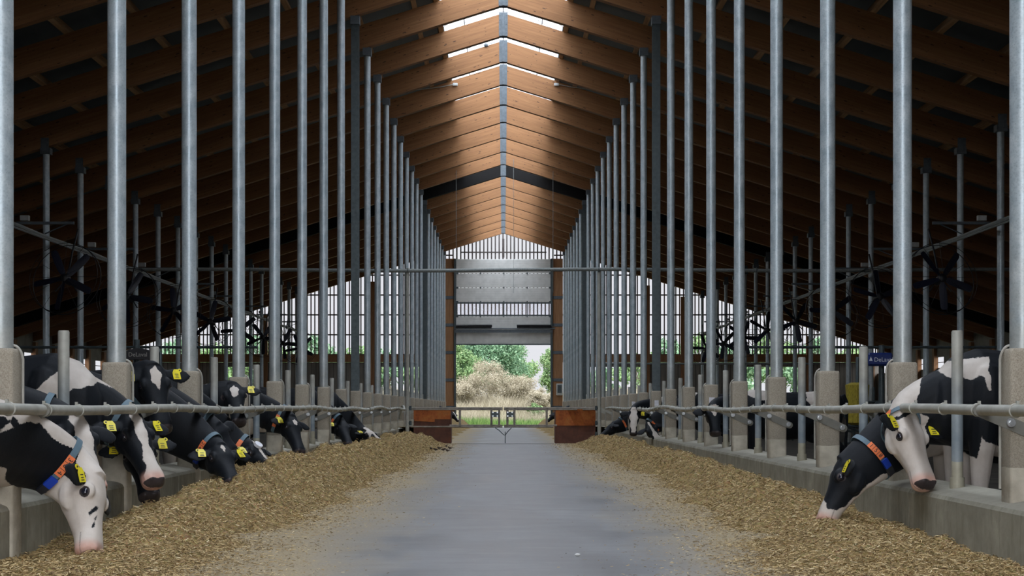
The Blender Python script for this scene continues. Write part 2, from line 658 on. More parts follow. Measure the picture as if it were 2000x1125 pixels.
# ---- curbs under both feed fences
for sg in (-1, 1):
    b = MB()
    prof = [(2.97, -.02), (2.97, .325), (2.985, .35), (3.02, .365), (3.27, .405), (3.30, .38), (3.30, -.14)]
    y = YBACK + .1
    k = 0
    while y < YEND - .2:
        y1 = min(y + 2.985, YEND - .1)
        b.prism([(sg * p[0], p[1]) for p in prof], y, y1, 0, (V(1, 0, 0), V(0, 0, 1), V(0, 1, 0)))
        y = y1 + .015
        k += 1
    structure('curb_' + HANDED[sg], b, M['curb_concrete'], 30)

# ---- roof
ROOFX = XW + .8
for sg in (-1, 1):
    b = MB()
    z = lambda x: RIDGE + RH + .165 - SLOPE * x
    b.prism([(sg * 1.45, z(1.45)), (sg * ROOFX, z(ROOFX)), (sg * ROOFX, z(ROOFX) + .06), (sg * 1.45, z(1.45) + .06)], YBACK - .3, YEND + .3, 0, (V(1, 0, 0), V(0, 0, 1), V(0, 1, 0)))
    structure('ceiling_' + HANDED[sg], b, M['roof_sheet'], 0)
    for k, px in enumerate([1.52, 2.0] + [3.2 + 1.25 * i for i in range(14)]):
        b = MB()
        rot = np.array(Matrix.Rotation(sg * math.atan(SLOPE), 3, 'Y'))
        b.box((sg * px, (YBACK + YEND) / 2, RIDGE + RH + .08 - SLOPE * px), (.11, YEND - YBACK, .155), rot=rot)
        put('roof_purlin', b, M['purlin_timber'], smooth_deg=0, kind='structure', label=f'timber purlin under the roof sheets, {ORD[k]} down from the ridge, {SIDE[sg]}', group='purlins')
b = MB()
arc = [(x, RIDGE + RH + .165 - SLOPE * 1.45 + .62 * (1 - (x / 1.45) ** 2)) for x in np.linspace(-1.45, 1.45, 13)]
b.prism(arc + [(x, z_ + .012) for x, z_ in arc[::-1]], YBACK - .3, YEND + .3, 0, (V(1, 0, 0), V(0, 0, 1), V(0, 1, 0)))
sky_ = structure('window_1', b, M['ridge_sheet'])
b = MB()
for y in np.arange(YBACK, YEND, 1.0):
    b.tube([V(x, y, z_ - .03) for x, z_ in arc], .022, 6)
for i in (2, 6, 10):
    b.tube([V(arc[i][0], YBACK, arc[i][1] - .03), V(arc[i][0], YEND, arc[i][1] - .03)], .018, 6)
put('window_frame', b, M['white_tube'], parent=sky_, kind='structure')

# ---- rafters: one frame = two glulam halves bolted to a steel ridge bracket
bm_ = MB()
e_ = .006
x0_, x1_ = .095, ROOFX
outl = [(x0_, -SLOPE * x0_), (x1_, -SLOPE * x1_), (x1_, RH - SLOPE * x1_), (x0_, RH - SLOPE * x0_)]
bm_.prism(outl, -.1, .1, 0, (V(1, 0, 0), V(0, 0, 1), V(0, -1, 0)))
beam_me = bm_.mesh('beam', M['glulam'], smooth_deg=0)
beam_dk = bm_.mesh('beam', M['dark_timber'], smooth_deg=0)
br = MB()
br.box((0, -.105, RH / 2 + .0), (.21, .012, RH + .03))
br.box((0, .105, RH / 2 + .0), (.21, .012, RH + .03))
br.box((0, -.118, RH / 2), (.05, .014, RH + .02))
br.box((0, 0, RH / 2), (.03, .2, RH))
for sx in (-.075, .075):
    for zz in np.linspace(.06, RH - .06, 5):
        br.tube([V(sx, -.108, zz), V(sx, -.122, zz)], .011, 6, 1)
br_me = br.mesh('ridge_bracket', [M['bracket_steel'], M['dark_steel']], smooth_deg=30)
for n in range(3, NF):
    dark = n == 18
    lab = f'black-painted roof rafter pair among the brown ones, {ORD[n - 3]} from the near end' if dark else f'brown glulam rafter pair with steel ridge bracket, {ORD[n - 3]} from the near end'
    t = thing('roof_rafter', (0, FY[n], RIDGE), lab, 'rafter', 'glulam roof rafters')
    for sg in (-1, 1):
        o = bpy.data.objects.new('beam', beam_dk if dark else beam_me)
        COL.objects.link(o)
        o.parent = t
        if sg < 0:
            o.rotation_euler = (0, 0, math.pi)
    o = bpy.data.objects.new('ridge_bracket', br_me)
    COL.objects.link(o)
    o.parent = t

# ---- end wall with its sliding panels, slats and door
OPEN = [(-14.8, -13.1), (-6.5, -3.5), (3.9, 7.3), (12.9, 15.7)]
edges = [-XW] + [e for o_ in OPEN for e in o_] + [XW]
b = MB()
solid = [(edges[i], edges[i + 1]) for i in range(0, len(edges), 2)]
for x0, x1 in solid:
    for a, c in ((x0, min(x1, -3.2)), (max(x0, 3.2), x1)):
        if c > a:
            b.box(((a + c) / 2, YEND, 1.6), (c - a, .06, 3.6))
for x0, x1 in OPEN:
    b.box(((x0 + x1) / 2, YEND, 3.28), (x1 - x0, .06, .24))
wall = structure('wall_far', b, M['board_wall'], 0)
b = MB()
for sg in (-1, 1):
    b.box((sg * (3.15 + XW) / 2, YEND - .08, 3.6), (XW - 3.15, .14, .38))
for xx in (-19.6, -16.3, -12.7, -9.6, -7.0, 7.65, 9.6, 12.5, 16.3, 19.6):
    b.box((xx, YEND - .1, (roof_z(xx) - .1) / 2), (.3, .16, roof_z(xx) - .1))
put('wall_framing', b, M['column_timber'], parent=wall, smooth_deg=0, kind='structure')
b = MB()
for x in np.arange(-XW + .1, XW, .205):
    z0 = 3.78 if abs(x) > 2.62 else 5.1
    b.box((x, YEND + .12, (z0 + roof_z(x) + .6) / 2), (.062 if abs(x) > 3.2 else .07, .03, roof_z(x) + .6 - z0))
for z in np.arange(3.82, 10, 1.06):
    xe = min(XW, (RIDGE + .4 - z) / SLOPE)
    if xe > 2.7:
        for sg in (-1, 1):
            b.box((sg * (2.7 + xe) / 2, YEND + .08, z), (xe - 2.7, .05, .07))
b.box((0, YEND + .08, 9.28), (4.6, .05, .06))
b.box((0, YEND + .08, 9.5), (.12, .06, 1.0))
put('slat_screen', b, M['slat_timber'], parent=wall, smooth_deg=0, kind='structure')

for k, sg in enumerate((-1, 1)):
    b = MB()
    x0, x1 = (2.6, 3.16)
    xm = sg * (x0 + x1) / 2
    b.box((xm, YEND - .2, 4.45), (x1 - x0, .3, 8.9))
    j = structure('door_1_jamb', b, M['column_timber'], 0)
    b = MB()
    for zz in np.arange(1.0, 9, 1.46):
        b.box((xm, YEND - .36, zz), (x1 - x0 + .01, .03, .16))
    put('jamb_band', b, M['bracket_steel'], parent=j, smooth_deg=0)
    b = MB()
    b.box((sg * 2.585, YEND - .4, 4.45), (.06, .12, 8.9))
    b.box((sg * 2.53, YEND - .34, 4.45), (.05, .04, 8.9))
    structure('trim_2', b, M['dark_steel'], 0)

# the raised sectional door
ztop, zbot = EYE + 7.95, EYE + 3.38
t = thing('sectional_door', (0.03, YEND - .25, zbot), 'tall white sectional door raised halfway up the far gable', 'door')
sec = (ztop - zbot) / 6
for i in range(6):
    zc = zbot + sec * (i + .5)
    b = MB()
    if i == 2:
        b.box((.03, YEND - .25, zc + sec * .44), (5.1, .05, sec * .12))
        b.box((.03, YEND - .25, zc - sec * .44), (5.1, .05, sec * .12))
        for x in (-2.5, -1.25, .03, 1.3, 2.56):
            b.box((x, YEND - .25, zc), (.055, .05, sec * .8))
        o = put('glazed_section', b, M['dark_steel'], parent=t, smooth_deg=0)
        b = MB()
        b.box((.03, YEND - .24, zc), (5.0, .012, sec * .78))
        put('pane', b, M['window_film'], parent=o, smooth_deg=0)
    else:
        b.box((.03, YEND - .25, zc), (5.12, .055, sec - .022), bev=.012)
        put('door_section', b, M['door_panel'], parent=t, smooth_deg=0)
for i in range(1, 6):
    zc = zbot + sec * i
    for x in (-2.45, -1.2, .03, 1.27, 2.5):
        b = MB()
        b.box((x, YEND - .29, zc), (.06 if abs(x) < 2 else .13, .03, .1))
        put('hinge', b, M['dark_steel'], parent=t, smooth_deg=0)
b = MB()
b.box((.03, YEND - .29, zbot + .03), (5.12, .05, .06))
put('bottom_seal', b, M['dark_steel'], parent=t, smooth_deg=0)
b = MB()
b.tube([V(-2.6, YEND - .5, 5.18), V(2.75, YEND - .5, 5.18)], .035, 8)
sh = thing('spring_shaft', (0, YEND - .5, 5.2), 'torsion spring shaft with two dark coils across the white door', 'door spring shaft')
put('shaft', b, M['bracket_steel'], parent=sh)
b = MB()
b.box((.03, YEND - .45, 5.05), (5.2, .06, .17))
put('mounting_plate', b, M['bracket_steel'], parent=sh, smooth_deg=0)
for x0, x1 in ((-2.5, -.6), (.72, 2.55)):
    b = MB()
    pts = [V(x, YEND - .5 + 0.085 * math.cos(x * 150), 5.3 + .085 * math.sin(x * 150)) for x in np.arange(x0, x1, .006)]
    b.tube(pts, .018, 5)
    put('coil_spring', b, M['fan_black'], parent=sh)
b = MB()
b.box((2.98, YEND - .42, 1.95), (.34, .14, .62), bev=.02)
cb = thing('control_box', (2.98, YEND - .42, 1.6), 'small grey door control box on the timber jamb beside the far doorway', 'control box')
put('casing', b, M['box_grey'], parent=cb, smooth_deg=0)
b = MB()
b.box((2.98, YEND - .5, 1.98), (.22, .02, .42))
put('panel', b, M['dark_steel'], parent=cb, smooth_deg=0)

# ---- back wall behind the viewer, with the same doorway standing open
b = MB()
for sg in (-1, 1):
    b.box((sg * (2.6 + XW) / 2, YBACK, 2.2), (XW - 2.6, .1, 4.8))
    b.prism([(sg * 2.6, 4.5), (sg * XW, 4.5), (sg * 2.6, roof_z(2.6) + .5)], -.05, .05, 0, (V(1, 0, 0), V(0, 0, 1), V(0, 1, 0)), (0, YBACK, 0))
b.box((0, YBACK, 9.6), (5.2, .1, 1.6))
structure('wall_back', b, M['board_wall'], 0)

# ---- side walls: boards, open ventilation band, eaves beam, columns
for sg in (-1, 1):
    b = MB()
    b.box((sg * XW, (YBACK + YEND) / 2, 1.3), (.1, YEND - YBACK, 3.0))
    b.box((sg * XW, (YBACK + YEND) / 2, 3.75), (.16, YEND - YBACK, .9))
    w = structure('wall_' + HANDED[sg], b, M['curtain_sheet'], 0)
    b = MB()
    for n in range(-3, NF):
        b.box((sg * (XW - .12), Y0 + DY * n, 1.8), (.2, .34, 3.9))
    put('wall_framing', b, M['column_timber'], parent=w, smooth_deg=0, kind='structure')
    b = MB()
    for n in range(-3, NF - 1):
        b.box((sg * (XW - .03), Y0 + DY * (n + .36), 2.9), (.05, 1.3, 1.2))
        b.tube([V(sg * XW, Y0 + DY * n, 3.05), V(sg * XW, Y0 + DY * (n + 1), 3.05)], .02, 6)
    put('curtain', b, M['curtain_sheet'], parent=w, smooth_deg=0, kind='structure')

# ---- feed-fence posts
def rounded(hx, hy, r):
    out = []
    for cx, cy, a0 in ((hx - r, hy - r, 0), (-hx + r, hy - r, 90), (-hx + r, -hy + r, 180), (hx - r, -hy + r, 270)):
        for a in (0, 45, 90):
            q = math.radians(a0 + a)
            out.append((cx + r * math.cos(q), cy + r * math.sin(q)))
    return out


ZB = EYE + .364
tb = MB()
tb.tube([V(0, 0, ZB - .02), V(0, 0, 9.03)], .0725, 20)
tube_me = tb.mesh('tube', M['galvanised'])
hb = MB()
hb.box((0, -.075, (ZB + 9.0) / 2), (.16, .014, 9.0 - ZB))
hb.box((0, .075, (ZB + 9.0) / 2), (.16, .014, 9.0 - ZB))
hb.box((0, 0, (ZB + 9.0) / 2), (.012, .15, 9.0 - ZB))
beam_post_me = hb.mesh('steel_section', M['dark_steel'], smooth_deg=0)
pb = MB()
out = rounded(.1, .1, .022)
pb.loft([np.array([(x * s, y * s, z) for x, y in out]) for z, s in ((-.05, 1), (ZB - .03, 1), (ZB - .008, .96), (ZB, .88))])
pil_me = pb.mesh('concrete_pillar', M['pillar_concrete'], smooth_deg=50)
cp = MB()
cp.box((0, 0, 8.93), (.19, .215, .17))
cap_me = cp.mesh('top_bracket', M['bracket_steel'], smooth_deg=0)
hose_me = {}
for sg in (-1, 1):
    h = MB()
    pts = [V(-sg * .115, .06, z) for z in (.45, .8, 1.1, 1.24)]
    pts += [V(-sg * (.115 - .05 * (1 - math.cos(a))), .06 - .03 * math.sin(a), 1.24 + .085 * math.sin(a)) for a in np.linspace(.3, math.pi / 2, 5)]
    pts += [V(-sg * .0, .02, 1.315)]
    h.tube(pts, .0085, 7)
    hose_me[sg] = h.mesh('hose', M['hose'])
tg = MB()
tg.box((0, -.104, 1.05), (.085, .008, .12))
tag_me = tg.mesh('paper_label', M['tag_white'], smooth_deg=0)
for sg in (-1, 1):
    for n in range(NF):
        dark = n in (8, 18)
        lab = (f'dark steel H-section post on a concrete pillar, {ORD[n]} from the near end, {SIDE[sg]}' if dark else
               f'galvanised tube post on a concrete pillar, {ORD[n]} from the near end, {SIDE[sg]}')
        t = thing('roof_post', (sg * XP[sg], FY[n], 0), lab, 'post', 'posts along the feed alley')
        zt = roof_z(XP[sg]) / 9.02
        for me, nm in ((pil_me, 'concrete_pillar'), (beam_post_me if dark else tube_me, 'steel_section' if dark else 'tube'), (cap_me, 'top_bracket'), (hose_me[sg], 'hose')):
            if nm == 'hose' and n > 14:
                continue
            o = bpy.data.objects.new(nm, me)
            COL.objects.link(o)
            o.parent = t
        if sg == 1 and n in (5, 8, 10):
            o = bpy.data.objects.new('paper_label', tag_me)
            COL.objects.link(o)
            o.parent = t
            o['label'] = 'white paper label'

# ---- posts by the stalls
ZQ = roof_z(XQ)
tb = MB()
tb.tube([V(0, 0, -.12), V(0, 0, ZQ - .1)], .074, 14)
q_me = tb.mesh('tube', M['galvanised'])
cp = MB()
cp.box((0, 0, ZQ - .08), (.22, .22, .14))
cp.box((0, -.115, ZQ + .06), (.18, .012, .3))
qc_me = cp.mesh('top_bracket', M['bracket_steel'], smooth_deg=0)
fb = MB()
fb.box((0, 0, -.09), (.3, .3, .06))
qf_me = fb.mesh('base_plate', M['dark_steel'], smooth_deg=0)
for sg in (-1, 1):
    for n in range(7, NF):
        t = thing('stall_post', (sg * XQ, FY[n], 0), f'shorter galvanised post by the stalls, {ORD[n - 7]} from the near end, {SIDE[sg]}', 'post', 'posts by the stalls')
        for me, nm in ((q_me, 'tube'), (qc_me, 'top_bracket'), (qf_me, 'base_plate')):
            o = bpy.data.objects.new(nm, me)
            COL.objects.link(o)
            o.parent = t

# ---- stub posts halfway between the pillars
sb = MB()
sb.tube([V(0, 0, .37), V(0, 0, 1.475), V(0, 0, 1.485)], [.04, .04, .034], 16)
stub_me = sb.mesh('stub_post', M['dusty_steel'])
sp_ = MB()
sp_.tube([V(0, 0, .36), V(0, 0, .46)], .052, 16)
sleeve_me = sp_.mesh('foot_sleeve', M['dusty_steel'])
for sg in (-1, 1):
    for n in range(NF - 1):
        t = thing('stub_post', (sg * (XP[sg] + .02), FY[n] + DY / 2, 0), f'short steel stub post in the curb, {ORD[n]} from the near end, {SIDE[sg]}', 'stub post', 'stub posts between the pillars')
        for me, nm in ((stub_me, 'tube'), (sleeve_me, 'foot_sleeve')):
            o = bpy.data.objects.new(nm, me)
            COL.objects.link(o)
            o.parent = t

# ---- neck rails
XR = {-1: 2.76, 1: 2.86}


def rail_z(y, sg):
    return EYE + .008 * math.sin(y * 1.1 + sg) + .012 * math.sin(y * .43 + 2 * sg) * smooth(14, 22, y) + .014 * math.sin(y * .9) * smooth(20, 26, y) - .004


for sg in (-1, 1):
    t = thing('neck_rail', (sg * XR[sg], 27, 0), f'long bent grey neck rail over the feed, near end to the gate, {SIDE[sg]}', 'rail')
    ys = np.arange(4.5, 46.0, .6)
    pts = [V(sg * (XR[sg] + .012 * math.sin(y * .8)), y, rail_z(y, sg)) for y in ys]
    if sg < 0:
        pts += [V(-2.80, 46.4, EYE + .05), V(-2.84, 46.7, EYE + .07), V(-2.9, 46.9, EYE + .02), V(-2.95, 47, EYE - .3)]
    b = MB()
    b.tube(pts, .034, 14)
    put('tube', b, M['rail_steel'], parent=t)
    for y in np.arange(9.25, 45, .75):
        b = MB()
        p = V(sg * (XR[sg] + .012 * math.sin(y * .8)), y, rail_z(y, sg))
        a = np.arange(14) * 2 * math.pi / 14
        b.tube([p + .037 * V(math.cos(q), 0, math.sin(q)) for q in a], .0055, 6, closed=True)
        b.box(p + V(sg * .01, 0, .044), (.016, .02, .022))
        put('clamp', b, M['rail_steel'], parent=t)
    for n in range(12):
        b = MB()
        y = FY[n] - .108
        p0 = V(sg * (XR[sg] + .0), y, EYE - .01)
        p1 = V(sg * (XP[sg] + .13), y, EYE - .19)
        d = unit(p1 - p0)
        nrm = V(-d[2], 0, d[0])
        poly = []
        for c, s0 in ((p1, 1), (p0, -1)):
            for q in np.linspace(-90, 90, 7):
                q = math.radians(q)
                poly.append(c + .038 * (s0 * math.cos(q) * d + s0 * math.sin(q) * nrm))
        b.prism([(p[0], p[2]) for p in poly], -.004, .004, 0, (V(1, 0, 0), V(0, 0, 1), V(0, 1, 0)), (0, y, 0))
        o = put('bracket', b, M['bracket_dusty'], parent=t, smooth_deg=30)
        for x, z in ((XP[sg] - .105, EYE - .085), (XP[sg] + .115, EYE - .18)):
            b = MB()
            b.tube([V(sg * x, y - .004, z), V(sg * x, y - .03, z)], .026, 12)
            b.tube([V(sg * x, y - .03, z), V(sg * x, y - .045, z)], .015, 6)
            put('bolt', b, M['bolt_steel'], parent=o, smooth_deg=30)
    t = thing('neck_rail', (sg * XR[sg], 67, 0), f'far neck rail beyond the gate, running on to the end wall, {SIDE[sg]}', 'rail')
    b = MB()
    b.tube([V(sg * XR[sg], y, rail_z(y, sg)) for y in np.arange(48.5, 86, 1.5)], .034, 8)
    put('tube', b, M['rail_steel'], parent=t)
    for n in range(13, 25):
        b = MB()
        y = FY[n] - .108
        b.box((sg * (XR[sg] + .2), y, EYE - .08), (.5, .008, .07), rot=np.array(Matrix.Rotation(sg * .43, 3, 'Y')))
        put('bracket', b, M['rail_steel'], parent=t)

# ---- pipes
b = MB()
b.tube([V(x, 44.35, 4.66 + .02 * math.sin(x * .6)) for x in np.arange(-9.9, 14.9, .6)], .05, 10)
tp = thing('cross_pipe', (0, 44.35, 4.66), 'long wrapped pipe crossing the barn high above the gate', 'pipe')
put('tube', b, M['pipe_wrap'], parent=tp)
for sg in (-1, 1):
    for k, x in enumerate((2.56, 3.4, 6.8, 9.7)):
        b = MB()
        a = np.arange(12) * 2 * math.pi / 12
        b.tube([V(sg * x, 44.35 + .056 * math.cos(q), 4.66 + .056 * math.sin(q)) for q in a], .012, 6, closed=True)
        put('pipe_clip', b, M['dark_steel'], parent=tp)
    for x in (2.58,):
        b = MB()
        b.tube([V(sg * x, 44.42, 0), V(sg * x, 44.42, 4.72)], .052, 12)
        g = thing('gate_post', (sg * x, 44.42, 0), f'tall grey gate post rising to the cross pipe, {SIDE[sg]}', 'post')
        put('tube', b, M['rail_steel'], parent=g)
        for z in (.25, .55, .95):
            b = MB()
            b.tube([V(sg * (x - .08), 44.4, z - .06), V(sg * (x - .08), 44.4, z + .06)], .035, 10)
            b.box((sg * (x - .04), 44.4, z), (.1, .03, .05))
            put('hinge', b, M['dark_steel'], parent=g)
    b = MB()
    b.tube([V(sg * 9.95, y, 4.68 + .015 * math.sin(y)) for y in np.arange(30, 84, 2.)], .05, 8)
    b.tube([V(sg * 9.87, y, 4.60) for y in np.arange(30, 84, 3.)], .022, 6)
    put('cable_duct', b, M['pipe_wrap'], label=f'grey cable duct and pipe running lengthways past the fans, {SIDE[sg]}', cat='pipe')
    b = MB()
    b.tube([V(sg * x, 35.0, 2.24) for x in np.arange(5.2, 18, .8)], .028, 8)
    put('stall_rail', b, M['dark_steel'], label=f'thin dark rail crossing behind the posts at the cows, {SIDE[sg]}', cat='rail', loc=(sg * 11, 35, 2.24))
b = MB()
b.tube([V(x, 62, 2.62) for x in np.arange(3.6, 13, .8)], .035, 8)
put('stall_rail', b, M['pipe_wrap'], label='thin rail below the window beam near the far boards, blue-hood side', cat='rail', loc=(8, 62, 2.62))

# ---- gates
for sg in (-1, 1):
    y = 44.5
    t = thing('alley_gate', (sg * 2.5, y, .4), 'low tube gate leaf across the alley, ' + ('with drop rod, beside the plain rust box' if sg < 0 else 'beside the creased rust box'), 'gate')
    xs, xe = sg * 2.5, sg * .02
    for z, nm in ((EYE + .015, 'top_rail'), (EYE - .025, 'top_rail'), (.45, 'bottom_rail'), (.485, 'bottom_rail')):
        b = MB()
        xa = xs if nm == 'top_rail' or z < .47 else sg * 1.45
        if sg > 0 and z < .47:
            xa = sg * 1.35
        b.tube([V(xa, y + (.04 if z in (.485, EYE + .015) else 0), z), V(xe, y + (.04 if z in (.485, EYE + .015) else 0), z)], .024, 10)
        put(nm, b, M['gate_steel'], parent=t)
    for x in (1.17, .32 if sg < 0 else .3, .11):
        b = MB()
        b.box((sg * x, y, .70), (.06, .05, .5))
        put('upright', b, M['gate_steel'], parent=t, smooth_deg=0)
    b = MB()
    b.box((sg * .2 - .02, y - .03, .78), (.2, .02, .14))
    for x in (-.06, .06):
        for z in (.74, .84):
            b.tube([V(sg * .2 - .02 + x, y - .04, z), V(sg * .2 - .02 + x, y - .06, z)], .022, 8, 1)
    put('latch_plate', b, [M['dark_steel'], M['bolt_steel']], parent=t, smooth_deg=30)
    if sg < 0:
        b = MB()
        b.tube([V(.05, y - .03, .32), V(.05, y - .03, .01)], .012, 6)
        put('drop_rod', b, M['dark_steel'], parent=t)
        b = MB()
        b.tube([V(-.22, y - .03, .42), V(-.12, y - .03, .36), V(0, y - .03, .24), V(.05, y - .03, .22), V(.12, y - .03, .32), V(.22, y - .03, .42)], .012, 6)
        put('chain', b, M['dark_steel'], parent=t)

# ---- rusty feed-end boxes
for sg in (-1, 1):
    y = 44.75
    xa, xb = (2.43, 1.43) if sg < 0 else (2.5, 1.42)
    lab = 'rust-red steel box end with a flat patched face, by the gate on the sparrows\' side' if sg < 0 else 'rust-red steel box end with a diagonally creased face, across from the sparrows'
    t = thing('steel_barrier', (sg * (xa + xb) / 2, y, 0), lab, 'barrier')
    b = MB()
    if sg < 0:
        b.box((sg * (xa + xb) / 2, y, .79), (xa - xb, .012, .28))
        b.box((sg * (xa + xb) / 2 - .2, y - .012, .68), (.55, .01, .18), rot=np.array(Matrix.Rotation(.05, 3, 'Y')))
    else:
        z0, z1 = .48, .93
        b.add([(xb, y, z1), (xb + .3, y - .0, z1), (xb + .62, y - .34, z1), (xa, y, z1), (xb, y, z0), (xb + .52, y - .03, z0), (xb + .8, y - .2, z0), (xa, y, z0)],
              [(0, 4, 5, 1), (1, 5, 6, 2), (2, 6, 7, 3)])
        b.add([(xb, y + .012, z1), (xb + .3, y - .018, z1), (xb + .62, y - .328, z1), (xa, y + .012, z1), (xb, y + .012, z0), (xb + .52, y - .018, z0), (xb + .8, y - .188, z0), (xa, y + .012, z0)],
              [(1, 5, 4, 0), (2, 6, 5, 1), (3, 7, 6, 2)])
    put('upper_sheet', b, M['rust'], parent=t, smooth_deg=0)
    b = MB()
    b.box((sg * (xa + xb) / 2, y + .02, .30), (xa - xb, .02, .72))
    put('lower_plate', b, M['brown_plate'], parent=t, smooth_deg=0)
    b = MB()
    b.box((sg * xb, y + .45, .46), (.02, .9, .92))
    put('side_plate', b, M['brown_plate'], parent=t, smooth_deg=0)
    b = MB()
    b.tube([V(sg * xa, y, .93), V(sg * xb, y, .93)], .02, 8)
    put('edge_rod', b, M['rust'], parent=t)

# ---- fans and the cross arms over them
bl = MB()
for rr in [0]:
    pts = []
    prof = [(.10, .05, .5), (.2, .085, .48), (.5, .10, .36), (.78, .092, .26), (.84, .06, .24)]
    rings = []
    for r, w, tw in prof:
        c, s_ = math.cos(tw), math.sin(tw)
        rings.append(np.array([(-w * c, -w * s_, r), (0, .012 - .0, r), (w * c, w * s_, r), (0, -.012, r)]))
    bl.loft(rings)
blade_me = bl.mesh('blade', M['fan_navy'])
hb = MB()
hb.tube([V(0, -.1, 0), V(0, -.06, 0), V(0, .12, 0), V(0, .3, 0)], [.06, .11, .11, .09], 14)
hub_me = hb.mesh('motor_hub', M['fan_black'])
gd = MB()
a = np.arange(36) * 2 * math.pi / 36
gd.tube([V(.93 * math.cos(q), -.08, .93 * math.sin(q)) for q in a], .008, 6, closed=True)
gd.tube([V(.93 * math.cos(q), .12, .93 * math.sin(q)) for q in a], .011, 6, closed=True)
for q in a[::3]:
    gd.tube([V(.1 * math.cos(q), -.11, .1 * math.sin(q)), V(.93 * math.cos(q), -.08, .93 * math.sin(q))], .005, 5)
guard_me = gd.mesh('guard_frame', M['fan_black'])
hg = MB()
hg.tube([V(0, .15, .1), V(0, .25, .8), V(0, .42, 1.48)], .025, 8)
hg.tube([V(-.3, .15, -.3), V(0, .2, .1), V(.3, .15, -.3)], .02, 6)
hang_me = hg.mesh('hanger', M['fan_black'])
for sg in (-1, 1):
    for k, n in enumerate(range(9, 25, 2)):
        y = FY[n]
        t = thing('fan_crossbar', (sg * XQ, y, 5.09), f'cross arm with junction box on a stall post, {ORD[k]} from the near end, {SIDE[sg]}', 'cross arm', 'cross arms over the fans')
        b = MB()
        b.box((sg * XQ, y - .1, 5.09), (1.3, .05, .06))
        put('bar', b, M['bracket_steel'], parent=t, smooth_deg=0)
        b = MB()
        b.tube([V(sg * (XQ - .5), y - .1, 5.07), V(sg * XQ, y - .1, 4.85)], .015, 6)
        put('brace', b, M['bracket_steel'], parent=t)
        b = MB()
        b.box((sg * (XQ + .45), y - .1, 5.2), (.2, .12, .12), bev=.01)
        put('junction_box', b, M['box_grey'], parent=t, smooth_deg=0)
        t = thing('barn_fan', (sg * (XQ - .62), y - .78, 3.80), f'dark five-bladed fan under a cross arm, {ORD[k]} from the near end, {SIDE[sg]}', 'fan', 'fans over the stalls')
        t.rotation_euler = (math.radians(-14), 0, sg * .2)
        t.scale = (.86, .86, .86)
        ph = RNG.uniform(0, 6)
        for j in range(5):
            o = bpy.data.objects.new('blade', blade_me)
            COL.objects.link(o)
            o.parent = t
            o.rotation_euler = (0, ph + j * 2 * math.pi / 5, 0)
        for me, nm in ((hub_me, 'motor_hub'), (guard_me, 'guard_frame'), (hang_me, 'hanger')):
            o = bpy.data.objects.new(nm, me)
            COL.objects.link(o)
            o.parent = t

# ---- swinging cow brushes with their lettered hoods
for sg in (-1, 1):
    y = 28.0
    hx = (1716 - CX) * y / F if sg > 0 else (273 - CX) * y / F
    hz = EYE + (798 - 702) * y / F if sg > 0 else EYE + (798 - 691) * y / F
    lab = 'blue lettered cow-brush unit with a yellow bristle roller, among the stalls' if sg > 0 else 'dark arch-topped lettered cow-brush unit behind the cow looking over the rail'
    t = thing('cow_brush', (hx, y, -.12), lab, 'cow brush')
    b = MB()
    if sg > 0:
        b.box((hx, y, hz), (.42, .3, .22), bev=.03)
    else:
        w = .24
        poly = [(-w, -.1), (w, -.1), (w, -.02)] + [(w * math.cos(q), -.02 + .11 * math.sin(q)) for q in np.linspace(.3, math.pi - .3, 9)] + [(-w, -.02)]
        b.prism(poly, -.15, .15, 0, (V(1, 0, 0), V(0, 0, 1), V(0, 1, 0)), (hx, y, hz))
    hd = put('hood', b, M['hood_blue' if sg > 0 else 'hood_dark'], parent=t, smooth_deg=30)
    b = MB()
    add_text(b, 'DeLaval', .1, (hx + (.05 if sg > 0 else 0), y - .153, hz - .01 if sg > 0 else hz - .02), V(1, 0, 0), V(0, 0, 1))
    if sg > 0:
        b.prism([(-.03, -.03), (.03, -.03), (0, .045)], 0, .003, 0, (V(1, 0, 0), V(0, 0, 1), V(0, -1, 0)), (hx - .165, y - .152, hz))
    put('lettering', b, M['letter_white' if sg > 0 else 'hose'], parent=hd, smooth_deg=0)
    bx = hx + (-.36 if sg > 0 else .35)
    b = MB()
    rings = []
    for z, r in ((EYE - .28, .1), (EYE - .24, .19), (EYE + .1, .175), (EYE + .40, .20), (EYE + .44, .1)):
        a = np.arange(28) * 2 * math.pi / 28
        rr = r * (1 + .03 * np.cos(a * 14))
        rings.append(np.stack([bx + rr * np.cos(a), y + rr * np.sin(a), np.full(28, z)], 1))
    b.loft(rings)
    put('bristle_roller', b, M['brush_yellow' if sg > 0 else 'brush_dark'], parent=t)
    b = MB()
    b.tube([V(bx, y, EYE + .4), V(bx, y, hz + .02), V(hx, y, hz + .02)], .035, 8)
    put('arm', b, M['dark_steel'], parent=t)
    b = MB()
    b.tube([V(hx + sg * .1, y + .22, -.12), V(hx + sg * .1, y + .22, hz + .25)], .05, 10)
    b.box((hx + sg * .1, y + .17, hz), (.12, .12, .1))
    put('stand', b, M['dark_steel'], parent=t)

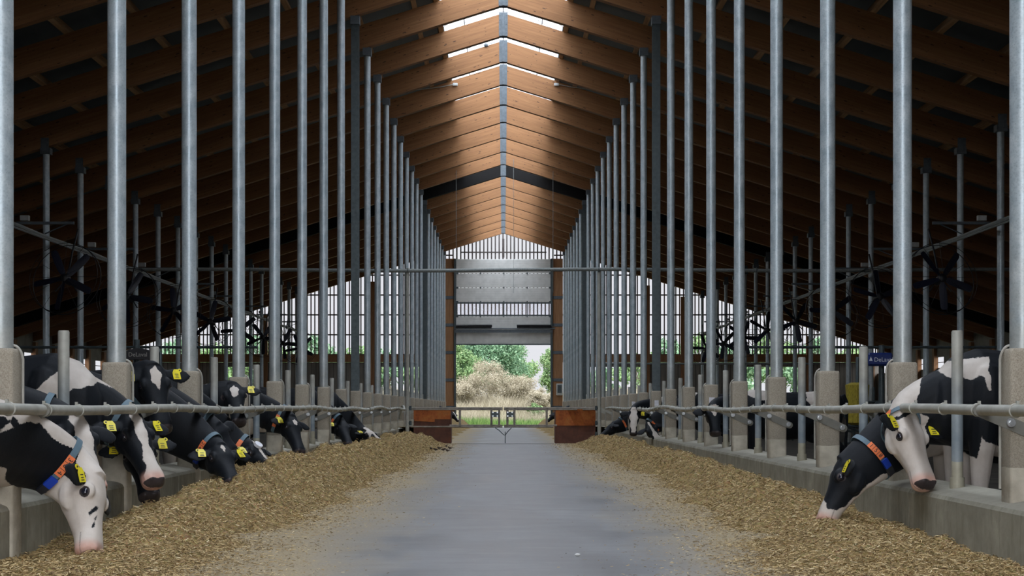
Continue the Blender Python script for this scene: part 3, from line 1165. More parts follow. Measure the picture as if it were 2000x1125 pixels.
# ---- stall dividers
for sg in (-1, 1):
    prev = None
    for k in range(14):
        y = 26 + 2.4 * k
        lab = f'curved tube stall divider, {ORD[k]} from the near end, {SIDE[sg]}'
        if prev is None:
            t = thing('stall_divider', (sg * 9.0, y, -.12), lab, 'stall divider', 'stall dividers')
            for nm, pts in (('upper_loop', [(-1.1, .95), (-.95, 1.06), (-.3, 1.1), (.6, 1.1)]), ('lower_loop', [(-1.1, .95), (-1.16, .8), (-1.05, .62), (-.7, .52), (-.2, .5), (.2, .36), (.6, .30)])):
                b = MB()
                b.tube([V(sg * (9.0 + x), y, z) for x, z in pts], .03, 8)
                put(nm, b, M['dark_steel'], parent=t)
            b = MB()
            b.tube([V(sg * 9.6, y, -.12), V(sg * 9.6, y, 1.5)], .035, 8)
            put('upright', b, M['dark_steel'], parent=t)
            prev = t
        else:
            dup(prev, (sg * 9.0, y, -.12), label=lab)

# ---- small things under the roof and on the floor
for k, (px, py, n) in enumerate(((889, 165, 12), (1087, 165, 12))):
    p = at(px, py, FY[n] - .16)
    s = -1 if k == 0 else 1
    t = thing('roof_sensor', p, 'small pale clip with a drooping cable on the fourth rafter, ' + SIDE[s], 'cable clip')
    b = MB()
    b.box(p, (.14, .06, .08), bev=.01)
    put('casing', b, M['box_grey'], parent=t, smooth_deg=0)
    b = MB()
    b.tube([p + V(s * .05, 0, 0), p + V(s * .35, 0, -.06), p + V(s * .8, 0, -.12), p + V(s * 1.2, 0, -.16)], .012, 6)
    put('cable', b, M['hose'], parent=t)
p = at(949, 88, FY[11] - .13)
b = MB()
b.ball(p, .055, 10)
b.tube([p, p + V(.3, .1, .12)], .008, 5)
put('roof_bulb', b, M['bracket_steel'], label='small dark ball hanging just under the ridge skylight', cat='ball', loc=p)
for px, y, txt in ((891, 60.9, 'dark-hood side'), (1003, 60.9, 'beside the ridge bracket'), (1080, 60.9, 'blue-hood side')):
    x = (px - CX) * y / F
    b = MB()
    b.tube([V(x, y, roof_z(x) + .3), V(x, y, 5.2)], .008, 5)
    put('hanging_cord', b, M['pipe_wrap'], label='thin cord hanging from the black rafter, ' + txt, cat='cord', loc=(x, y, 5.2))
b = MB()
p = at(1128, 1087, 10.49)
b.ball((p[0], p[1], .012), (.019, .012, .009), 10)
put('pebble', b, M['pebble_white'], label='small white pebble lying alone on the bare concrete', cat='pebble', loc=(p[0], p[1], 0))

# sparrows pecking by the gate
bird = None
BP = [(833, 871), (842, 877), (851, 879), (846, 868), (858, 876), (866, 879), (872, 872), (879, 876), (861, 869), (829, 880), (874, 881)]
WHERE = ['under the rust box corner', 'in the middle of the flock', 'beside the heap foot', 'tail to the gate', 'pecking between two others', 'out on the bare floor',
         'beside the dark drain line', 'outermost on the concrete', 'close behind the front birds', 'deepest in the feed', 'frontmost of the flock']
for k, (px, py) in enumerate(BP):
    y = F * (EYE - .03) / (py - CY)
    x = (px - CX) * y / F
    lab = 'small brown sparrow on the feed dust, ' + WHERE[k]
    if bird is None:
        t = thing('sparrow', (x, y, 0), lab, 'bird', 'sparrows by the gate')
        b = MB()
        c = V(x, y, .055)
        b.tube([c + V(-.1, 0, .02), c + V(-.06, 0, .012), c + V(-.03, 0, .01), c + V(.01, 0, .012), c + V(.04, 0, .03), c + V(.062, 0, .045), c + V(.078, 0, .045)], [.006, .014, .03, .036, .028, .02, .01], 10)
        b.tube([c + V(.074, 0, .045), c + V(.092, 0, .04)], [.007, .001], 6)
        for s in (-.012, .012):
            b.tube([c + V(.01, s, -.02), c + V(.014, s, -.055)], .003, 5)
        b.tube([c + V(-.08, 0, .016), c + V(-.15, 0, .01)], [.01, .016], 6, flat=.4)
        put('body', b, M['bird_brown'], parent=t)
        t.scale = (.66, .66, .66)
        bird = t
    else:
        dup(bird, (x, y, .0), label=lab, rz=RNG.uniform(0, 6.28))

# ================================================================== feed heaps
_P = RNG.random((64, 64))


def vnoise(x, y):
    x, y = np.asarray(x, float), np.asarray(y, float)
    xi, yi = np.floor(x).astype(int), np.floor(y).astype(int)
    fx, fy = x - xi, y - yi
    fx, fy = fx * fx * (3 - 2 * fx), fy * fy * (3 - 2 * fy)
    g = lambda i, j: _P[(xi + i) % 64, (yi + j) % 64]
    return (g(0, 0) * (1 - fx) + g(1, 0) * fx) * (1 - fy) + (g(0, 1) * (1 - fx) + g(1, 1) * fx) * fy


def feed_toe(sg, y):
    if sg < 0:
        T = np.interp(y, [6, 10, 14, 24, 40, 44], [2.0, 1.95, 1.78, 1.68, 1.6, 1.45])
    else:
        T = np.interp(y, [6, 10, 13, 16, 24, 40, 44], [1.6, 1.72, 1.86, 1.98, 2.12, 1.95, 1.8])
    return T + .34 * (vnoise(y * .9, 3.3 + 0 * y) - .5) + .2 * (vnoise(y * 2.7, 9.1 + 0 * y) - .5) + .1 * (vnoise(y * 9, 2.1 + 0 * y) - .5)


def feed_h(sg, u, y):
    """height of the feed at distance u from the alley axis"""
    y = np.asarray(y, float)
    u = np.asarray(u, float)
    if sg < 0:
        H = np.interp(y, [6, 9, 10.5, 12, 14, 17, 30, 41, 44], [.0, .06, .12, .20, .30, .37, .34, .30, .10])
        ed = .62
    else:
        H = np.interp(y, [6, 9, 10.5, 12.5, 15, 19, 30, 41, 44], [.0, .05, .085, .12, .19, .25, .27, .25, .10])
        ed = .45
    T = feed_toe(sg, y)
    q = (u - T) / (3.0 - T)
    h = H * smooth(-.05, .42, q) * (1 - ed * smooth(.5, 1.0, q))
    lump = (vnoise(u * 4, y * 3) - .5) * .5 + (vnoise(u * 11, y * 9) - .5) * .3 + (vnoise(u * 27, y * 22) - .5) * .16
    return h * (1 + .8 * lump) + .10 * lump * smooth(-.05, .3, q) - .012 * smooth(.05, -.1, q) - .004


def strands(P, N, ln, wd, b, lift=.004, mi=1):
    """scatter single chopped stalks lying on points P"""
    k = len(P)
    az = RNG.uniform(0, 2 * math.pi, k)
    d = np.stack([np.cos(az), np.sin(az), RNG.normal(0, .45, k)], 1)
    d -= N * (d * N).sum(1)[:, None] * .6
    d /= np.linalg.norm(d, axis=1)[:, None]
    w = np.cross(d, N + RNG.normal(0, .35, (k, 3)))
    w /= np.linalg.norm(w, axis=1)[:, None]
    P = P + N * (lift + RNG.uniform(0, .012, k)[:, None])
    l_, w_ = (ln * RNG.uniform(.45, 1.3, k) / 2)[:, None], (wd * RNG.uniform(.6, 1.4, k) / 2)[:, None]
    vs = np.stack([P - d * l_ - w * w_, P + d * l_ - w * w_, P + d * l_ + w * w_, P - d * l_ + w * w_], 1).reshape(-1, 3)
    fs = (np.arange(k)[:, None] * 4 + np.arange(4)).tolist()
    b.add(vs, fs, mi)


for sg in (-1, 1):
    b = MB()
    ys = [6.0]
    while ys[-1] < 44.2:
        ys.append(ys[-1] + max(.022, ys[-1] * .0022))
    ys = np.array(ys)
    us = np.linspace(1.1, 2.99, 70)
    U, Y = np.meshgrid(us, ys)
    Z = feed_h(sg, U, Y)
    vs = np.stack([sg * U, Y, Z], -1).reshape(-1, 3)
    nu = len(us)
    fs = []
    for i in range(len(ys) - 1):
        r = i * nu
        for j in range(nu - 1):
            a_ = r + j
            if max(Z[i, j], Z[i + 1, j], Z[i, j + 1], Z[i + 1, j + 1]) > -.002:
                q = (a_, a_ + 1, a_ + nu + 1, a_ + nu)
                fs.append(q if sg > 0 else q[::-1])
    b.add(vs, fs, 0)
    # loose stalks, denser near the viewer
    K = 150000
    y = 7.0 * (44 / 7.0) ** (RNG.random(K) ** 1.35)
    u = RNG.uniform(1.25, 2.97, K)
    h = feed_h(sg, u, y)
    keep = (h > .0) | (RNG.random(K) < .75 * np.exp(-np.maximum(0, feed_toe(sg, y) - u) / .13) + .05)
    y, u, h = y[keep], u[keep], np.maximum(h[keep], .0)
    e = .02
    gx = sg * (feed_h(sg, u + e, y) - feed_h(sg, u - e, y)) / (2 * e)
    gy = (feed_h(sg, u, y + e) - feed_h(sg, u, y - e)) / (2 * e)
    N = np.stack([-gx, -gy, np.ones_like(gx)], 1)
    N /= np.linalg.norm(N, axis=1)[:, None]
    P = np.stack([sg * u, y, h], 1)
    strands(P, N, .024 * (1 + y / 45), .0031 * (1 + y / 26), b)
    # sparse litter out to the wheel tracks
    K = 12000
    y = 7.5 * (44 / 7.5) ** (RNG.random(K) ** 1.3)
    u = feed_toe(sg, y) + .1 - np.abs(RNG.normal(0, .42, K))
    P = np.stack([sg * u, y, np.full(K, .002)], 1)
    strands(P, np.tile(V(0, 0, 1), (K, 1)), .02 * np.ones(K), .003 * (1 + y / 40), b, lift=.001)
    put('chopped_feed', b, [M['chopped_feed'], M['straw']], smooth_deg=180, kind='stuff', cat='feed',
        label=('high heap of chopped straw-coloured feed along the curb, dark-hood side' if sg < 0 else 'lower heap of chopped straw-coloured feed along the curb, blue-hood side'))
    # the heap beyond the gate
    b = MB()
    ys = np.arange(47, 86, .4)
    us = np.linspace(1.5, 2.99, 18)
    U, Y = np.meshgrid(us, ys)
    Z = (.34 + .1 * np.sin(Y * .7)) * smooth(1.6, 2.3, U + .15 * np.sin(Y)) + .05 * (vnoise(U * 5, Y * 3) - .5) - .02
    nu = len(us)
    fs = [((i * nu + j), (i * nu + j + 1), ((i + 1) * nu + j + 1), ((i + 1) * nu + j)) for i in range(len(ys) - 1) for j in range(nu - 1)]
    b.add(np.stack([sg * U, Y, Z], -1).reshape(-1, 3), fs if sg > 0 else [q[::-1] for q in fs])
    put('chopped_feed', b, M['chopped_feed'], smooth_deg=180, kind='stuff', cat='feed', label=f'feed heap beyond the gate, {SIDE[sg]}')

# ================================================================== outdoors
b = MB()
ys = np.concatenate([np.arange(88.3, 130, 1.2), np.arange(130, 260, 10)])
xs = np.concatenate([np.arange(-140, -30, 10), np.arange(-30, 30, 1.5), np.arange(30, 141, 10)])
X, Y = np.meshgrid(xs, ys)
Z = -.06 + 1.5 * smooth(96, 112, Y) + .5 * (vnoise(X * .25 + 20, Y * .25) - .5) * smooth(91, 97, Y)
n_ = len(xs)
b.add(np.stack([X, Y, Z], -1).reshape(-1, 3), [(i * n_ + j, i * n_ + j + 1, (i + 1) * n_ + j + 1, (i + 1) * n_ + j) for i in range(len(ys) - 1) for j in range(n_ - 1)])
structure('terrain', b, M['meadow'], 180)


def gz(x, y):
    return -.06 + 1.5 * smooth(96, 112, y) + .5 * (vnoise(x * .25 + 20, y * .25) - .5) * smooth(91, 97, y)


def blades(name, mat, K, xr, yr, hr, wd, label, lean=.25):
    b = MB()
    x = RNG.uniform(*xr, K)
    y = RNG.uniform(*yr, K)
    cl = vnoise(x * .8, y * .8)
    h = RNG.uniform(*hr, K) * (.5 + cl)
    z = gz(x, y)
    a = RNG.uniform(0, math.pi, K)
    w = wd * RNG.uniform(.6, 1.5, K)
    lx, ly = RNG.normal(0, lean, K) * h, RNG.normal(0, lean, K) * h
    c, s = np.cos(a) * w, np.sin(a) * w
    vs = np.stack([np.stack([x - c, y - s, z - .05], 1), np.stack([x + c, y + s, z - .05], 1), np.stack([x + lx * .6 + c, y + ly * .6 + s, z + h * .6], 1), np.stack([x + lx, y + ly, z + h], 1)], 1).reshape(-1, 3)
    b.add(vs, (np.arange(K)[:, None] * 4 + np.arange(4)).tolist())
    put(name, b, mat, smooth_deg=0, kind='stuff', cat='grass', label=label)


blades('green_grass', M['green_grass'], 26000, (-9, 9), (89.5, 99.5), (.15, .5), .013, 'short green grass outside the far doorway')
blades('dry_grass', M['dry_grass'], 90000, (-14, 16), (95, 112), (.2, .9), .009, 'tall pale dry grass on the bank outside the far doorway', .35)


def tree(px, y, h, w, mat, label, K=2600, trunk=.3, leaf=.16, seed=0, clumps=26, name='tree', group='trees outside the far gable'):
    rg = np.random.default_rng(100 + seed)
    x = (px - CX) * y / F
    z0 = float(gz(x, y)) - .1
    t = thing(name, (x, y, z0), label, name, group)
    b = MB()
    top = V(x + rg.normal(0, .3), y, z0 + h * .55)
    b.tube([V(x, y, z0), V(x + .1, y, z0 + h * .25), top], [trunk * .5, trunk * .4, trunk * .2], 8)
    cs = []
    for k in range(clumps):
        th, ph = rg.uniform(0, 6.28), rg.uniform(-.9, 1)
        r = rg.uniform(.45, .95)
        cs.append(V(x + w * r * math.cos(th) * math.sqrt(max(.05, 1 - ph * ph)), y + w * r * math.sin(th) * math.sqrt(max(.05, 1 - ph * ph)), z0 + h * .56 + h * .4 * ph * r))
        if k % 3 == 0:
            b.tube([top - V(0, 0, h * .2), (top + cs[-1]) / 2, cs[-1]], [trunk * .2, trunk * .1, trunk * .04], 5)
    put('trunk', b, M['bark'], parent=t)
    b = MB()
    ci = rg.integers(0, clumps, K)
    C = np.array(cs)[ci]
    D = rg.normal(0, 1, (K, 3))
    D /= np.linalg.norm(D, axis=1)[:, None]
    P = C + D * (rg.random(K) ** .45)[:, None] * V(w * .34, w * .34, h * .13)
    a1 = rg.normal(0, 1, (K, 3))
    a1 /= np.linalg.norm(a1, axis=1)[:, None]
    a2 = np.cross(a1, D + .3 * rg.normal(0, 1, (K, 3)))
    a2 /= np.linalg.norm(a2, axis=1)[:, None]
    s = (leaf * rg.uniform(.6, 1.5, K))[:, None]
    vs = np.stack([P - a1 * s, P + a2 * s * .5, P + a1 * s, P - a2 * s * .5], 1).reshape(-1, 3)
    b.add(vs, (np.arange(K)[:, None] * 4 + np.arange(4)).tolist())
    put('foliage', b, mat, parent=t, smooth_deg=0)


tree(955, 116, 5.4, 2.9, M['leaf_deep'], 'large deep-green tree filling the far doorway behind the dry grass', 30000, .3, .085, 1, 70)
tree(903, 113, 4.2, 1.6, M['leaf_mid'], 'rounded bush beside the jamb at the edge of the far doorway', 13000, .2, .08, 2)
tree(1074, 113, 4.3, .8, M['leaf_mid'], 'slim loose bush beside the sky gap in the far doorway', 4200, .15, .08, 3)
tree(1005, 121, 4.4, 1.8, M['leaf_mid'], 'lighter green bush behind the large doorway tree', 11000, .2, .085, 4)
for k, (px, y, h, w, lab) in enumerate(((950, 106, 3.1, 1.7, 'large mounded pale dry bush in the middle of the doorway view'), (1012, 107, 2.3, 1.3, 'smaller pale dry bush sloping away towards the sky gap'), (903, 105, 2.0, 1.1, 'low pale dry bush beside the door jamb near the rounded bush'),
                              (1052, 103, 1.7, .9, 'lowest pale dry bush by the opposite jamb under the sky gap'))):
    tree(px, y, h, w, M['dry_grass'], lab, 15000, .06, .036, 40 + k, 44, 'bush', 'dry bushes on the bank')
tree(1048, 101, 1.2, .55, M['leaf_mid'], 'small green bush among the dry grass by the doorway', 2600, .05, .05, 50, 20, 'bush', None)
TR = [(1180, 126, 3.2), (1250, 124, 5.2), (1310, 126, 5.8), (1375, 128, 6.2), (1440, 125, 5.4), (1510, 128, 6.4), (1585, 126, 5.6), (1660, 128, 5.2), (760, 126, 5.0), (690, 124, 5.2), (620, 128, 6.4),
      (560, 125, 6.0), (495, 128, 6.8), (430, 126, 5.8), (360, 128, 5.6), (840, 124, 3.2), (300, 126, 5.2)]
for k, (px, y, h) in enumerate(TR):
    sd = 1 if px > CX else -1
    rank = sorted([abs(q[0] - CX) for q in TR if (q[0] > CX) == (px > CX)]).index(abs(px - CX))
    tree(px, y, h * .86, 2.1, M['leaf_mid' if k % 2 else 'leaf_deep'], f'tree beyond the slatted gable, {ORD[rank]} out from the doorway, {SIDE[sd]}', 3200, .3, .14, 10 + k)

# ================================================================== cows
GZ = -.12


def seg_dist(P, poly):
    """signed distance (px) of image points to a closed outline, positive inside"""
    A = np.asarray(poly, float)
    B = np.roll(A, -1, 0)
    best = np.full(len(P), 1e9)
    inside = np.zeros(len(P), bool)
    for a, b in zip(A, B):
        ab = b - a
        t = np.clip(((P - a) @ ab) / max(1e-9, ab @ ab), 0, 1)
        best = np.minimum(best, np.linalg.norm(P - a - t[:, None] * ab, axis=1))
        c = (a[1] > P[:, 1]) != (b[1] > P[:, 1])
        with np.errstate(divide='ignore', invalid='ignore'):
            xi = (b[0] - a[0]) * (P[:, 1] - a[1]) / (b[1] - a[1]) + a[0]
        inside ^= c & (P[:, 0] < xi)
    return np.where(inside, best, -best)


def bez(p0, p1, p2, p3, t):
    return (1 - t) ** 3 * p0 + 3 * t * (1 - t) ** 2 * p1 + 3 * t * t * (1 - t) * p2 + t ** 3 * p3


def bez_d(p0, p1, p2, p3, t):
    return 3 * (1 - t) ** 2 * (p1 - p0) + 6 * t * (1 - t) * (p2 - p1) + 3 * t * t * (p3 - p2)


TORSO = [(-.01, 1.24, 1.02, .09), (.02, 1.33, .96, .15), (.12, 1.395, .86, .225), (.32, 1.425, .78, .275), (.6, 1.40, .68, .315), (.95, 1.395, .64, .325), (1.25, 1.42, .67, .285),
         (1.45, 1.44, .71, .245), (1.62, 1.38, .75, .215), (1.74, 1.26, .80, .165), (1.80, 1.12, .88, .09)]
# along the face: t, half width, top, bottom, jaw narrowing
HEAD = [(-.05, .055, -.05, -.14, .0), (-.02, .09, -.012, -.18, .1), (.05, .110, .004, -.222, .25), (.15, .118, .010, -.250, .4), (.27, .124, .012, -.250, .45), (.38, .108, .001, -.230, .45),
        (.50, .090, -.005, -.202, .4), (.64, .079, -.005, -.176, .3), (.77, .078, -.001, -.155, .2), (.88, .087, .0, -.147, .1), (.955, .087, -.012, -.145, .1), (1.0, .070, -.032, -.132, .1), (1.02, .040, -.055, -.105, .1)]
PROFILE_N = 22


def ring(c, s, u, w, top, bot, jaw=0., ex=2.3):
    a = np.arange(PROFILE_N) * 2 * math.pi / PROFILE_N
    ca, sa = np.cos(a), np.sin(a)
    ca = np.sign(ca) * np.abs(ca) ** (2 / ex)
    sa = np.sign(sa) * np.abs(sa) ** (2 / ex)
    m, h = (top + bot) / 2, (top - bot) / 2
    x = w * ca * (1 - jaw * np.clip(-sa, 0, 1))
    return c + x[:, None] * s + (m + h * sa)[:, None] * u


def remesh(mb, vox, name):
    me = mb.mesh(name, [], smooth_deg=0)
    ob = bpy.data.objects.new('tmp', me)
    COL.objects.link(ob)
    r = ob.modifiers.new('r', 'REMESH')
    r.mode = 'VOXEL'
    r.voxel_size = vox
    r.adaptivity = 0
    sm = ob.modifiers.new('s', 'SMOOTH')
    sm.factor = .5
    sm.iterations = 5
    dg = bpy.context.evaluated_depsgraph_get()
    ev = ob.evaluated_get(dg)
    m2 = bpy.data.meshes.new_from_object(ev)
    bpy.data.objects.remove(ob)
    bpy.data.meshes.remove(me)
    return m2


def cow(label, chest, heading, poll, muzzle, hdir=None, base=0., white=(), black=(), pink=(), blaze=None, star=None, patches=(), vox=.011, S=1.0, skin='dark', face_white=0.,
        tags='lr', collar=None, tagp=(.55, .75), group=None, hs=1.0, lie=False, bell=False, neck_hw=1.0, ear=None, neck_z=1.10, arch=.36, dew=.42, ear_n=-.12, digits='', tag_side=None, ear_drop=.15):
    chest = V(chest[0], chest[1], GZ)
    h = unit(V(heading[0], heading[1], 0))
    up = V(0, 0, 1)
    lat = np.cross(h, up)
    poll, muzzle = V(*poll), V(*muzzle)
    a = unit(muzzle - poll)
    Lh = np.linalg.norm(muzzle - poll)
    hd = unit(V(hdir[0], hdir[1], 0)) if hdir is not None else unit(V(a[0], a[1], 0))
    s = np.cross(hd, up)                 # the cow's own right
    s = unit(s - a * s.dot(a))
    n = np.cross(s, a)
    if n.dot(hd) + n[2] < 0:
        n, s = -n, -s
    sink = .55 if lie else 0.

    def B(sv, lt, z):
        return chest + h * (sv - 1.78) * S + lat * lt * S + up * (z - sink) * S
    mb = MB()
    mb.loft([ring(B(q[0], 0, 0), lat, up, q[3] * S, q[1] * S, q[2] * S, .12, 2.25) for q in TORSO])
    for sd in (-1, 1):
        mb.ball(B(.34, sd * .235, 1.335), .075 * S, 10)                         # hook bones
        mb.ball(B(1.42, sd * .185, 1.08), (.15 * S, .10 * S, .26 * S), 12, axes=(h, lat, up))   # shoulder blades
        mb.ball(B(.28, sd * .17, 1.02), (.24 * S, .12 * S, .30 * S), 12, axes=(h, lat, up))    # thighs
        if lie:
            mb.tube([B(1.45, sd * .2, .8), B(1.75, sd * .26, .66), B(1.35, sd * .24, .62)], [.09 * S, .06 * S, .05 * S], 10)
            mb.tube([B(.35, sd * .22, .85), B(.75, sd * .36, .70), B(.35, sd * .40, .64)], [.14 * S, .08 * S, .05 * S], 10)
            continue
        fx = 1.47
        mb.tube([B(fx - .02, sd * .16, .95), B(fx, sd * .165, .70), B(fx + .01, sd * .16, .46), B(fx + .0, sd * .155, .40), B(fx, sd * .155, .16), B(fx + .03, sd * .155, .075), B(fx + .055, sd * .158, .0)],
                [.12 * S, .082 * S, .056 * S, .058 * S, .040 * S, .046 * S, .062 * S], 12)
        mb.tube([B(.30, sd * .18, 1.0), B(.38, sd * .2, .76), B(.18, sd * .19, .60), B(.055, sd * .185, .50), B(.07, sd * .18, .40), B(.12, sd * .178, .16), B(.15, sd * .178, .08), B(.185, sd * .18, .0)],
                [.19 * S, .13 * S, .085 * S, .058 * S, .048 * S, .042 * S, .047 * S, .062 * S], 12)
    mb.ball(B(.42, 0, .72), (.22 * S, .17 * S, .13 * S), 12, axes=(h, lat, up))        # udder
    mb.tube([B(.0, 0, 1.36), B(-.06, 0, 1.25), B(-.07, 0, .9), B(-.05, 0, .62), B(-.05, 0, .45)], [.04 * S, .032 * S, .022 * S, .03 * S, .018 * S], 8)
    # neck
    E = poll + a * .07 * hs - n * .105 * hs
    P0 = B(1.40, 0, neck_z)
    T1 = unit(a * .75 + n * .5)
    D = np.linalg.norm(E - P0)
    P1 = P0 + (h * .92 + unit(E - P0) * .25) * D * .34
    P2 = E - T1 * D * arch
    rings, NK = [], 15
    u0 = up
    ctrl = (P0, P1, P2, E)
    uend = unit(n * .75 - a * .5)

    def neck(t, grow=1.0):
        c = bez(*ctrl, t)
        d = unit(bez_d(*ctrl, t))
        u = unit(up * (1 - t) + uend * t)
        u = unit(u - d * u.dot(d))
        sd_ = np.cross(d, u)
        e = t ** .8
        hh = (.30 * (1 - e) + .148 * e) * (S * (1 - t) + hs * t) * grow
        hw = (.185 * (1 - e) + .102 * e) * (S * (1 - t) + hs * t) * grow * neck_hw
        return c, d, u, sd_, hh, hw
    for i in range(NK):
        c, d, u, sd_, hh, hw = neck(i / (NK - 1))
        rings.append(ring(c, sd_, u, hw, hh, -hh * (1 + dew * (1 - i / (NK - 1)) * min(1, i / 4)), .22, 2.2))
    mb.loft(rings)
    # head
    rings = []
    for t, w, tp, bt, jw in HEAD:
        rings.append(ring(poll + a * t * Lh, s, n, w * hs, tp * hs, bt * hs, jw, 2.5))
    mb.loft(rings)
    mb.ball(poll + a * .0 - n * .045 * hs, (.062 * hs, .055 * hs, .05 * hs), 10, axes=(s, a, n))     # poll knob
    for sd in (-1, 1):
        mb.ball(poll + a * .25 * Lh + s * sd * .075 * hs - n * .15 * hs, (.045 * hs, .10 * hs, .075 * hs), 10, axes=(s, a, n))   # jaw muscle
        mb.ball(poll + a * .265 * Lh + s * sd * .098 * hs - n * .035 * hs, (.030 * hs, .05 * hs, .036 * hs), 10, axes=(s, a, n))   # brow over the eye
        mb.ball(poll + a * .94 * Lh + s * sd * .04 * hs - n * .03 * hs, .03 * hs, 8)
    # ears
    ears = {}
    for sd in (-1, 1):
        e0 = poll + a * .085 * Lh + s * sd * .09 * hs - n * .05 * hs
        ed = unit(s * sd * 1.0 + n * ear_n - up * ear_drop - a * .02)
        ew = unit(a - ed * a.dot(ed))
        em = np.cross(ed, ew)
        if em.dot(n) < 0:
            em = -em
        rings = []
        thick = max(.013, vox * 1.15)
        for q, w in ((-.02, .03), (.03, .038), (.08, .062), (.13, .07), (.175, .056), (.212, .03), (.226, .01)):
            rings.append(ring(e0 + ed * q * hs + ew * .25 * w, ew, em, w * hs, thick * (.6 if q > .19 else 1), -thick * (.6 if q > .19 else 1), 0, 2))
        mb.loft(rings)
        ears[sd] = (e0, ed, ew, em)
    me = remesh(mb, vox, 'body')
    k = len(me.vertices)
    P = np.empty(k * 3)
    me.vertices.foreach_get('co', P)
    P = P.reshape(-1, 3)
    m = np.full(k, float(base))
    Q = np.stack([CX + F * P[:, 0] / P[:, 1], CY - F * (P[:, 2] - EYE) / P[:, 1]], 1)
    mpp = P[:, 1] / F

    def blend(m, sd, val, soft=.035):
        f = np.clip(.5 + sd / (2 * soft), 0, 1)
        return m * (1 - f) + val * f
    hl = P - poll
    ha, hsd, hn = hl @ a / Lh, hl @ s, hl @ n
    # body patches: ellipsoids in body coordinates (along, across, height, radii)
    bl_ = np.stack([(P - chest) @ h / S + 1.78, (P - chest) @ lat / S, (P - chest)[:, 2] / S + sink], 1)
    rg = np.random.default_rng(abs(hash(label)) % 1000 if False else sum(map(ord, label)))
    wob = .10 * np.sin(bl_[:, 0] * 7 + rg.uniform(0, 6)) * np.sin(bl_[:, 2] * 9 + rg.uniform(0, 6)) + .05 * np.sin(bl_[:, 0] * 17) * np.sin(bl_[:, 2] * 19 + bl_[:, 1] * 13)
    for val, c, r in patches:
        dd = np.linalg.norm((bl_ - np.array(c)) / np.array(r), axis=1)
        m = blend(m, (1 - dd - wob) * min(r), val)
    on_head = (ha > -.12) & (ha < 1.1) & (np.abs(hsd) < .17) & (hn > -.30) & (hn < .12)
    if face_white:
        m = np.where(on_head & (ha > .02), blend(m, (ha - .04) * Lh, 1.), m)
    if blaze is not None:
        wd = np.interp(ha, [b_[0] for b_ in blaze], [b_[1] for b_ in blaze])
        wd = wd * (1 + .16 * np.sin(ha * 19 + 2) * (hsd > 0) + .14 * np.sin(ha * 24) * (hsd < 0))
        sdv = np.minimum(wd - np.abs(hsd), hn + .075 - .03 * (ha > .8))
        m = np.where(on_head & (wd > 0), blend(m, sdv, 1., .02), m)
    if star is not None:
        c0, ra, rs = star
        wv = .12 * np.sin(np.arctan2(hsd / rs, (ha - c0) / ra) * 5 + c0 * 40)
        dd = (np.abs((ha - c0) / ra * np.where(ha > c0, .8, 1.25)) ** 1.35 + np.abs(hsd / rs) ** 1.6) ** .7 + wv
        m = np.where(on_head & (hn > -.07), blend(m, (1 - dd) * rs, 1., .018), m)
    for poly in white:
        m = blend(m, seg_dist(Q, poly) * mpp, 1., .02)
    for poly in black:
        m = blend(m, seg_dist(Q, poly) * mpp, 0., .02)
    if ear is not None:
        m = np.where((ha > -.25) & (ha < .42) & (np.abs(hsd) > .128 * hs) & (np.abs(hsd) < .4) & (hn < .12) & (hn > -.22), ear, m)
    g = np.zeros(k)
    dk = np.zeros(k)
    nose = on_head & (ha > .90)
    pad = smooth(.90, .94, ha) * (hn > -.085 * hs)
    if skin == 'pink':
        g = np.where(on_head, smooth(.80, .93, ha) * .75, g)
        dk = np.where(on_head, smooth(.93, .96, ha) * (hn > -.075 * hs) * (1.0 - .3 * (np.abs(hsd) < .015)), dk)
    elif skin == 'allpink':
        g = np.where(on_head, smooth(.82, .95, ha) * .8, g)
    else:
        dk = np.where(on_head, pad, dk)
    for sd in (-1, 1):      # nostrils and lids
        nd = np.linalg.norm(P - (poll + a * .975 * Lh + s * sd * .04 * hs - n * .032 * hs), axis=1)
        dk = np.maximum(dk, smooth(.024 * hs, .012 * hs, nd))
        ndv = np.linalg.norm(P - (poll + a * .29 * Lh + s * sd * .121 * hs - n * .052 * hs), axis=1)
        dk = np.maximum(dk, smooth(.038 * hs, .026 * hs, ndv))
    mouth = smooth(.016, .003, np.abs(hn + .09 * hs)) * .5
    dk = np.where(on_head & (ha > .74) & (np.abs(hsd) > .02), np.maximum(dk, mouth), dk)
    if not lie:
        dk = np.where(bl_[:, 2] < .07, 1., dk)
    for poly in pink:
        g = blend(g, seg_dist(Q, poly) * mpp, .8, .012)
    at_ = me.attributes.new('coat', 'FLOAT_COLOR', 'POINT')
    at_.data.foreach_set('color', np.stack([m, g, dk, np.ones(k)], 1).ravel())
    t = thing('cow', (chest[0], chest[1], GZ), label, 'cow', group)
    me.materials.append(M['coat'])
    me.shade_smooth()
    me.transform(Matrix.Translation((-chest[0], -chest[1], -GZ)))
    o = bpy.data.objects.new('body', me)
    COL.objects.link(o)
    o.parent = t
    for sd in (-1, 1):
        b = MB()
        b.ball(poll + a * .29 * Lh + s * sd * .115 * hs - n * .052 * hs, (.019 * hs, .026 * hs, .022 * hs), 14, axes=(s, a, n))
        put('eye', b, M['eye_dark'], parent=t)
    cam = V(0, 0, EYE)
